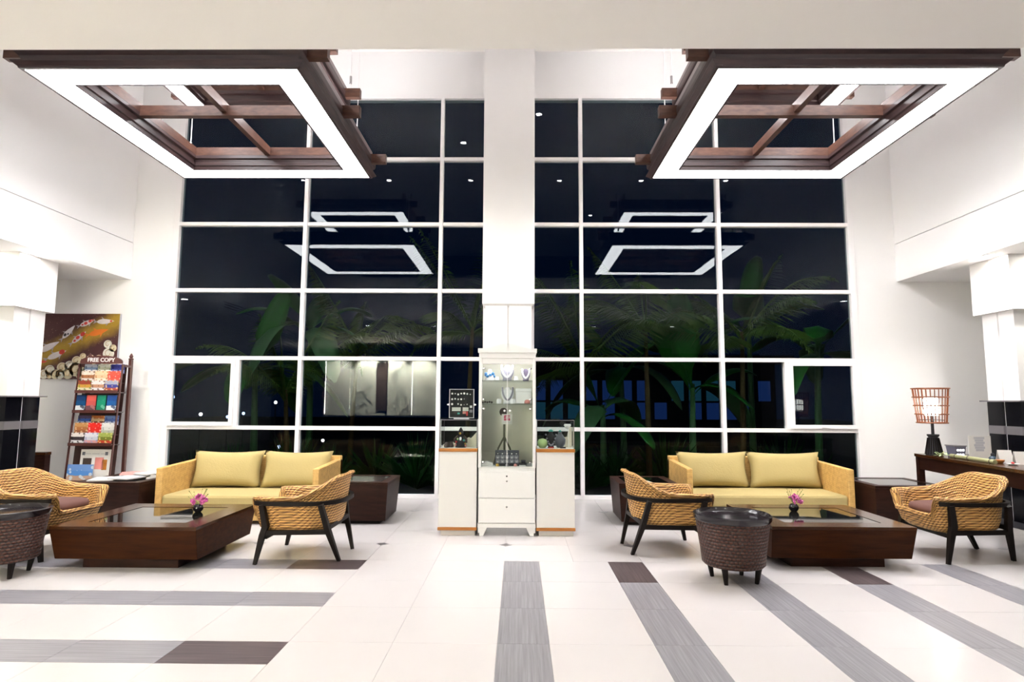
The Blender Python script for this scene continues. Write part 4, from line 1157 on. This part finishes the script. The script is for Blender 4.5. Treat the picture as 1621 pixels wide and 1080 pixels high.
# loose magazines on the side table by the rack, leaflet on the other
def loose():
    rnd = random.Random(4)
    spec = [(-4.80, 7.05, .3, 'paper', 'white open magazine nearest the wicker chair on the cube side table'), (-4.55, 7.10, -.2, 'paper_grey', 'grey folded newspaper in the middle of the cube side table'), (-4.68, 7.38, .5, 'pink_item', 'pinkish leaflet at the back of the cube side table'), (-4.42, 7.36, -.4, 'paper', 'white leaflet nearest the sofa on the cube side table')]
    for i, (x, y, a, m, l) in enumerate(spec):
        c = thing('loose_magazine', l, 'magazine', (x, y, .4755 + (.0 if i in (0,) else .0)), a, 'magazines on the side table')
        z = i * .0125
        bx('pages', 'paper', c, -.13, .13, -.17, .17, z, z + .010)
        bx('cover', m, c, -.132, .132, -.172, .172, z + .0102, z + .012)
    o = thing('leaflet', 'white leaflet on the cube side table behind the wicker chair that faces away', 'leaflet', (1.42, 7.16, .4755), .2)
    bx('sheet', 'paper', o, -.10, .10, -.13, .13, 0, .006); bx('print', 'paper_grey', o, -.08, .08, -.10, .05, .0061, .0066)
loose()
c = thing('wooden_crate', 'plain brown wooden crate beside the black foot of the column near the painting', 'crate', (-6.36, 8.05, 0))
bx('crate_body', 'dark_wood_side', c, -.09, .09, -.05, .05, 0, .66, bevel=.004); bx('lid', 'dark_wood', c, -.095, .095, -.055, .055, .661, .70, bevel=.004)

# ------------------------------------------------------------------ console with lamp
def console():
    c = thing('console_table', 'long dark wooden console table carrying a stick-shade lamp', 'table', (4.927, 5.974, 0), math.radians(-6.6))
    hl = 1.40; hw = .31
    bx('top', 'dark_wood', c, -hw, hw, -hl, hl, .765, .80, bevel=.004)
    for s in (-1, 1): bx('apron', 'dark_wood_side', c, *sorted((s * (hw - .02), s * (hw - .05))), -hl + .04, hl - .04, .62, .764)
    for s in (-1, 1): bx('apron', 'dark_wood_side', c, -hw + .05, hw - .05, *sorted((s * (hl - .02), s * (hl - .05))), .62, .764)
    for sx in (-1, 1):
        for sy in (-1, 1): bx('leg', 'dark_wood_side', c, *sorted((sx * (hw - .01), sx * (hw - .075))), *sorted((sy * (hl - .01), sy * (hl - .075))), 0, .764, bevel=.003)
    T = .8002
    # lamp
    L = thing('table_lamp', 'table lamp with a slatted stick shade on a dark ribbed base', 'lamp', (4.86, 7.16, T))
    bm = bmesh.new(); lathe(bm, [(0, 0), (.085, 0), (.088, .015), (.066, .12), (.053, .20), (.047, .205), (.062, .225), (.062, .24), (0, .24)], 20); part('base', bm, 'black_soft', L, smooth=.6)
    for k in range(20):
        a = 2 * PI * k / 20; bm = bmesh.new(); tube(bm, [(.088 * math.cos(a), .088 * math.sin(a), .01), (.055 * math.cos(a), .055 * math.sin(a), .20)], .0055, 5); part('rib', bm, 'black_wood', L)
    bm = bmesh.new(); tube(bm, [(0, 0, .24), (0, 0, .46)], .017, 10); part('pole', bm, 'black_soft', L)
    sh = bpy.data.objects.new('lamp_shade', None); COL.objects.link(sh); sh.parent = L
    z0, z1, r0, r1 = .375, .775, .145, .18
    for k in range(5):
        z = z0 + (z1 - z0) * k / 4; r = r0 + (r1 - r0) * k / 4 + .01
        bm = bmesh.new(); n = 32
        tube(bm, [(r * math.cos(2 * PI * i / n), r * math.sin(2 * PI * i / n), z) for i in range(n + 1)], .008, 6, cap=False); part('hoop', bm, 'lamp_stick', sh)
    for k in range(26):
        a = 2 * PI * k / 26
        def st(bm): tube(bm, [(r0, 0, z0), (r1, 0, z1)], .0055, 5)
        part('stick', shared('stick#l', st, 'lamp_stick'), None, sh, rot=(0, 0, a))
    for k in range(3):
        a = 2 * PI * k / 3; bm = bmesh.new(); tube(bm, [(0, 0, .41), (r0 * 1.02 * math.cos(a), r0 * 1.02 * math.sin(a), .405)], .004, 4); part('spoke', bm, 'black_soft', L)
    bm = bmesh.new(); lathe(bm, [(.0, .46), (.065, .46), (.082, .48), (.082, .64), (.065, .665), (0, .665)], 20); part('inner_diffuser', bm, 'bulb_light', L, smooth=.8)
    # things on the console
    q = thing('tea_light_box', 'dark square lantern box with lit round holes beside the lamp', 'lantern', (4.90, 6.86, T))
    bm = bmesh.new(); frustum(bm, (-.05, .05, -.06, .06, 0), (-.06, .06, -.075, .075, .125)); part('body', bm, 'box_violet', q)
    bx('rim', 'metal_grey', q, -.066, .066, -.081, .081, .1255, .137)
    for r in range(2):
        for k in range(3):
            bm = bmesh.new(); lathe(bm, [(0, 0), (.011, 0), (.011, .003), (0, .003)], 10)
            part('hole', bm, 'far_lamp_warm', q, loc=(-.030 + k * .03, -.0655 - r * .006, .035 + r * .05), rot=(PI / 2 , 0, 0))
    q = thing('bamboo_runner', 'half bamboo tray lying along the console table', 'tray', (4.79, 6.48, T), math.radians(-6))
    bm = bmesh.new(); tube(bm, [(0, -.36, .022), (0, -.1, .022), (0, .2, .022), (0, .36, .022)], [.022, .022, .022, .022], 10); part('cane', bm, 'bamboo', q, smooth=.7)
    for yy in (-.30, .05, .27):
        bm = bmesh.new(); tube(bm, [(0, yy - .006, .022), (0, yy + .006, .022)], .0235, 10); part('node', bm, 'brown_dark', q)
    q = thing('greenery', 'loose sprigs of greenery at the foot of the lamp', 'plant', (4.84, 6.97, T))
    rnd = random.Random(9)
    for k in range(22):
        a = rnd.uniform(0, 2 * PI); r = rnd.uniform(.02, .10); bm = bmesh.new()
        prism(bm, [(-.03, 0), (0, .010), (.03, 0), (0, -.010)], 0, .002, 'z'); part('leaf', bm, 'green_item' if k % 3 else 'bamboo', q, loc=(r * math.cos(a), 1.6 * r * math.sin(a), .012 + rnd.uniform(0, .03)), rot=(rnd.uniform(-.5, .5), rnd.uniform(-.5, .5), a))
    q = thing('menu_sign', 'upright white menu card on the console', 'sign', (5.02, 6.66, T), math.radians(-4))
    bx('card', 'paper', q, -.115, .115, 0, .006, 0, .25)
    for k in range(6): bx('text_line', 'paper_grey', q, -.06 + .008 * (k % 3), .05 - .012 * (k % 2), -.001, 0, .215 - k * .026, .239 - k * .026)
    q = thing('glass_bottle', 'small round dark blue bottle beside the menu card', 'bottle', (4.97, 6.43, T))
    bm = bmesh.new(); lathe(bm, [(0, 0), (.03, 0), (.036, .012), (.036, .034), (.02, .052), (.014, .056), (0, .056)], 16); part('body', bm, 'bottle_blue', q, smooth=True)
    bm = bmesh.new(); lathe(bm, [(0, .0565), (.016, .0565), (.018, .072), (.010, .084), (0, .085)], 12); part('stopper', bm, 'black_soft', q, smooth=.7)
    for x, y, s, l in ((4.99, 6.30, .0, 'white folded card beside the blue bottle on the console'), (5.00, 6.11, .02, 'white tent card at the near end of the console')):
        q = thing('tent_card', l, 'card', (x, y, T), math.radians(-10))
        for sg in (-1, 1):
            bm = bmesh.new(); prism(bm, [(0, .125), (.004, .125), (.004 + .035, 0), (.035, 0)] if sg > 0 else [(0, .125), (-.004, .125), (-.039, 0), (-.035, 0)], -.062, .062, 'x'); part('leaf_face', bm, 'paper', q)
    q = thing('spice_bowl', 'small brown bowl before the white folded card on the console', 'bowl', (4.88, 6.22, T))
    bm = bmesh.new(); lathe(bm, [(0, 0), (.02, 0), (.036, .02), (.040, .036), (.034, .034), (0, .02)], 16); part('bowl', bm, 'amber_wood', q, smooth=True)
    q = thing('candle_jar', 'orange candle jar at the near end of the console', 'candle', (4.95, 5.92, T))
    bm = bmesh.new(); lathe(bm, [(0, 0), (.04, 0), (.042, .05), (.035, .06), (0, .06)], 16); part('jar', bm, 'orange_item', q, smooth=.7)
    bm = bmesh.new(); lathe(bm, [(0, .0605), (.03, .0605), (.03, .10), (0, .10)], 16); part('candle', bm, 'pink_item', q, smooth=.7)
    q = thing('saucer', 'white saucer with red bits before the tent card on the console', 'saucer', (4.86, 6.04, T))
    bm = bmesh.new(); lathe(bm, [(0, 0), (.03, 0), (.055, .014), (.05, .014), (0, .006)], 18); part('dish', bm, 'paper', q, smooth=True)
    bm = bmesh.new(); ball(bm, (.0, 0, .018), .014, 8, 5); part('bit', bm, 'red_item', q, smooth=True)
console()

# ------------------------------------------------------------------ reception wall behind the camera (mirrored in the windows)
def reception():
    y = -2.55
    q = thing('reception_wall', 'lit stone relief wall with a dark middle panel, mirrored in the window', 'relief wall', (-4.67, y, 0))
    bx('backing', 'shelf_brown', q, -2.0, 2.0, -.12, -.06, 0, 3.0)
    for (a, b, yo, m) in ((-1.85, -1.03, -.05, 0), (-1.02, .19 - .02, .03, 1), (.42 - .19 + .02, 1.06, .03, 1), (1.07, 1.88, -.05, 0)):
        bx('relief_panel', 'reception_stone', q, a, b, yo, yo + .04, .93, 2.77)
    bx('dark_panel', 'brown_dark', q, -.23 + .10, .33 - .10, .071, .09, 1.09, 2.70)
    for xx, s in ((-1.95, 1), (-1.00, 1), (1.04, -1), (1.95, -1)):
        pass
    for (xx, yo, s_) in ((-1.87, .02, 1), (-1.025, .0, -1), (1.065, .0, 1), (1.90, .02, -1)):
        bx('cove_strip', 'cove_light', q, xx - .012, xx + .012, yo, yo + .02, .95, 2.75)
    rv = random.Random(12)
    for (xa, sg) in ((-.62, 1), (.80, -1)):
        for k in range(5):
            ph = rv.uniform(0, 6); x0 = xa + (k - 2) * .13
            pts = [(x0 + .10 * math.sin(t * .62 + ph) + .04 * math.sin(t * 1.7 + ph * 2), .075, .98 + 1.74 * t / 20) for t in range(21)]
            pts = [p for p in pts if abs(p[0] - .10) > .30 and -1.0 < p[0] < 1.04]
            if len(pts) > 3:
                bm = bmesh.new(); tube(bm, pts, .014, 5); part('vine', bm, 'reception_stone', q, smooth=True)
    for k in (-1.4, -.4, .5, 1.4):
        l = bpy.data.lights.new('panel_spot', 'SPOT'); l.energy = 1900; l.spot_size = math.radians(75); l.spot_blend = .8; l.shadow_soft_size = .04; l.color = (1, .97, .85)
        o = bpy.data.objects.new('panel_spot', l); COL.objects.link(o); o.parent = q; o.location = (k, .55, 3.2); o.rotation_euler = (math.radians(-28), 0, 0)
    q = thing('reception_counter', 'dark reception counter below the relief wall, mirrored in the window', 'counter', (-4.67, y + .9, 0))
    bx('front', 'dark_wood_side', q, -1.9, 1.9, .0, .5, 0, .90); bx('counter_top', 'black_soft', q, -1.95, 1.95, -.03, .55, .901, .93)
reception()

# ------------------------------------------------------------------ night garden
def garden():
    sbox('ground', 'soil', -30, 30, WY + .25, 60, -.4, -.15)
    def banana_leaf(bm, L, W, rise, droop):
        n = 12; mid = []
        for i in range(n + 1):
            s = i / n
            mid.append(Vector((L * s * (1 - .15 * s), 0, rise * s * L - droop * L * s * s * 1.0)))
        prev = None
        for i, p in enumerate(mid):
            s = i / n; w = W * (min(1, max(0, (s - .12)) * 5)) * max(.02, (1 - max(0, s - .3) ** 2 * 1.9)) ** .5 if s < .98 else .01
            w = max(w, .018)
            row = [bm.verts.new(p + Vector((0, k * w, -.22 * abs(k) * w + (.0 if k else .012)))) for k in (-1, -.5, 0, .5, 1)]
            low = [bm.verts.new(v.co + Vector((0, 0, -.006))) for v in row]
            if prev:
                a, b = prev
                for k in range(4):
                    bm.faces.new((a[k], row[k], row[k + 1], a[k + 1])); bm.faces.new((b[k], b[k + 1], low[k + 1], low[k]))
                for k in (0, 4): bm.faces.new((a[k], b[k], low[k], row[k]))
            else:
                bm.faces.new(row + low[::-1])
            prev = (row, low)
        bm.faces.new(prev[0] + prev[1][::-1])
    def frond(bm, L, rise, droop, r2):
        n = 14; pts = []
        for i in range(n + 1):
            s = i / n; pts.append(Vector((L * s * (1 - .2 * s), 0, rise * L * s - droop * L * s * s)))
        tube(bm, pts, [.022 * (1 - .8 * i / n) for i in range(n + 1)], 5)
        for i in range(3, n * 3):
            s = i / (n * 3); k = s * n; a = pts[int(k)].lerp(pts[min(n, int(k) + 1)], k - int(k))
            ll = L * .30 * math.sin(PI * min(1, s * 1.05 + .08)) + .05
            for sg in (-1, 1):
                tip = a + Vector((ll * .55, sg * ll * .8, -.35 * ll + r2.uniform(-.05, .05)))
                u = Vector((.011, 0, 0)); m_ = a.lerp(tip, .5) + Vector((0, 0, .03))
                v = [bm.verts.new(a - u), bm.verts.new(a + u), bm.verts.new(m_ + u * 1.3), bm.verts.new(tip), bm.verts.new(m_ - u * 1.3)]
                bm.faces.new(v)
    lm = []
    for i, (L, W, ri, dr, m) in enumerate(((1.9, .26, .9, .75, 'leaf'), (1.6, .24, 1.5, .6, 'leaf'), (2.1, .28, .55, .9, 'leaf_pale'), (1.5, .22, .25, .7, 'leaf'))):
        bm = bmesh.new(); banana_leaf(bm, L, W, ri, dr); lm.append(mesh_of(bm, 'leaf', m, smooth=True))
    fm = []
    rr = random.Random(8)
    for i, (L, ri, dr) in enumerate(((2.0, 1.1, .8), (1.8, .6, .7), (1.6, 1.7, .6))):
        bm = bmesh.new(); frond(bm, L, ri, dr, rr); fm.append(mesh_of(bm, 'frond', 'palm_green'))
    def plant(kind, x, y, h, label, cat, nleaf, seed, rad=.07, cls=None):
        q = thing(kind, label, cat, (x, y, -.15))
        r = random.Random(seed)
        bm = bmesh.new(); lean = r.uniform(-.12, .12)
        tube(bm, [(0, 0, 0), (lean * .4, 0, h * .5), (lean, 0, h)], [rad, rad * .85, rad * .6], 10); part('trunk' if kind != 'banana_plant' else 'stalk', bm, 'trunk' if kind != 'banana_plant' else 'leaf_pale', q, smooth=True)
        for k in range(nleaf):
            a = 2 * PI * k / nleaf + r.uniform(-.35, .35)
            me = r.choice(lm if kind == 'banana_plant' else fm)
            o = part('leaf' if kind == 'banana_plant' else 'frond', me, None, q, loc=(lean, 0, h - .02 - r.uniform(0, .25)), rot=(r.uniform(-.25, .25), r.uniform(-.25, .25), a))
            s = r.uniform(.8, 1.1); o.scale = (s, s, s)
    W = [(-4.75, 10.9, 2.3, 'behind the corner pane nearest the painting', 3), (-4.0, 11.6, 3.0, 'behind the sofa near the magazine rack, its pale leaves high up', 4), (3.2, 11.2, 1.9, 'with hanging leaves behind the sofa at the console side', 5), (5.3, 10.8, 2.6, 'behind the corner pane nearest the console lamp', 6), (1.6, 11.4, 1.5, 'low, just beside the display pedestal view', 9), (4.7, 12.2, 3.1, 'tallest, with leaves above the corner casement', 11), (2.2, 12.6, 2.4, 'in the second row behind the pedestal side window', 13)]
    for x, y, h, l, s in W:
        plant('banana_plant', x, y, h, 'banana plant outside ' + l, 'plant', 7, s)
    PL = [(-4.15, 10.9, 1.75, 'whose arching fronds show in the corner bay near the painting', 21), (-3.4, 12.2, 2.6, 'behind the arm of the sofa near the magazine rack', 22), (-1.0, 11.6, 3.0, 'behind the cube side table near the earring board', 23), (1.15, 10.9, 2.3, 'beside the central column', 24), (2.3, 10.7, 2.9, 'in the middle of the console side window', 25), (3.9, 10.6, 2.8, 'behind the mullion next to the corner casement', 26)]
    for x, y, h, l, s in PL:
        plant('palm_tree', x, y, h, 'slender palm outside the window ' + l, 'palm', 9, s, .055)
    # spiky ground shrubs close to the glass
    def spikes(bm, r, n, h):
        for k in range(n):
            a = r.uniform(0, 2 * PI); t = r.uniform(.15, 1.1); L = h * r.uniform(.7, 1.1)
            d = Vector((math.cos(a) * math.sin(t), math.sin(a) * math.sin(t), math.cos(t))); side = d.cross(Vector((0, 0, 1))).normalized() * .016
            p1 = d * L * .55; p2 = d * L + Vector((0, 0, -.18 * L * t))
            v = [bm.verts.new(-side), bm.verts.new(side), bm.verts.new(p1 + side * 1.4), bm.verts.new(p2), bm.verts.new(p1 - side * 1.4)]; bm.faces.new(v)
    sm = []
    for i in range(3):
        bm = bmesh.new(); spikes(bm, random.Random(40 + i), 90, .8 + .15 * i); sm.append(mesh_of(bm, 'foliage', 'shrub_green'))
    r = random.Random(77)
    SH = ('below the casement near the painting', 'behind the sofa arm nearest the magazine rack', 'behind the first olive cushion', 'behind the gap of the magazine side cushions', 'behind the inner sofa arm on the rack side', 'behind the cube table near the earring board', 'between that cube table and the earring board pedestal', 'behind the earring board pedestal', 'behind the other pedestal', 'just past the other pedestal', 'behind the cube table with the leaflet', 'behind the console side sofa arm nearest the cabinet', 'behind the console side cushion nearest the cabinet', 'behind the gap of the console side cushions', 'behind the cushion nearest the console', 'below the casement near the console')
    for i in range(16):
        x = -5.6 + i * .75 + r.uniform(-.1, .1); y = r.uniform(10.0, 11.6)
        q = tag(part('spiky_shrub', sm[i % 3], None, None, loc=(x, y, -.15), rot=(0, 0, r.uniform(0, 6))), 'low spiky shrub outside the window, ' + SH[i], 'shrub', 'spiky shrubs along the window')
    # pool house with blue lit windows far behind
    q = thing('pool_house', 'distant dark pool house with rows of blue lit windows', 'building', (4.2, 22, -.15))
    bx('wall', 'house_dark', q, -4.6, 5.2, .1, 3, 0, 3.0)
    bx('roof', 'house_dark', q, -5.0, 5.6, -.6, 3.4, 3.0, 3.25)
    k = 0
    for i in range(15):
        x = -4.3 + i * .63
        for z0, z1 in ((.95, 1.55), (1.62, 2.35)):
            if (i * 7 + int(z0 * 3)) % 5 == 0: continue
            w = bx('window', 'house_dark', q, x - .02, x + .50, .04, .099, z0 - .03, z1 + .03)
            bx('pane', 'blue_window' if (i + k) % 3 else 'teal_window', w, x + .02, x + .46, .03, .039, z0, z1); k += 1
    # scattered garden lamps
    r = random.Random(31)
    for i in range(10):
        x = r.choice((r.uniform(-11.0, -6.5), r.uniform(-9.5, -7.5), r.uniform(-7, -5.5))); z = r.uniform(.15, 1.6); y = r.uniform(17, 20)
        q = thing('garden_lamp', 'tiny far garden lamp glowing beyond the palms on the painting side', 'lamp', (x, y, -.15), 0, 'far garden lamps')
        bm = bmesh.new(); tube(bm, [(0, 0, 0), (0, 0, z)], .02, 6); part('post', bm, 'black_soft', q)
        bm = bmesh.new(); ball(bm, (0, 0, z + .05), .05, 8, 6); part('globe', bm, 'far_lamp' if i % 3 else 'far_lamp_warm', q, smooth=True)
garden()
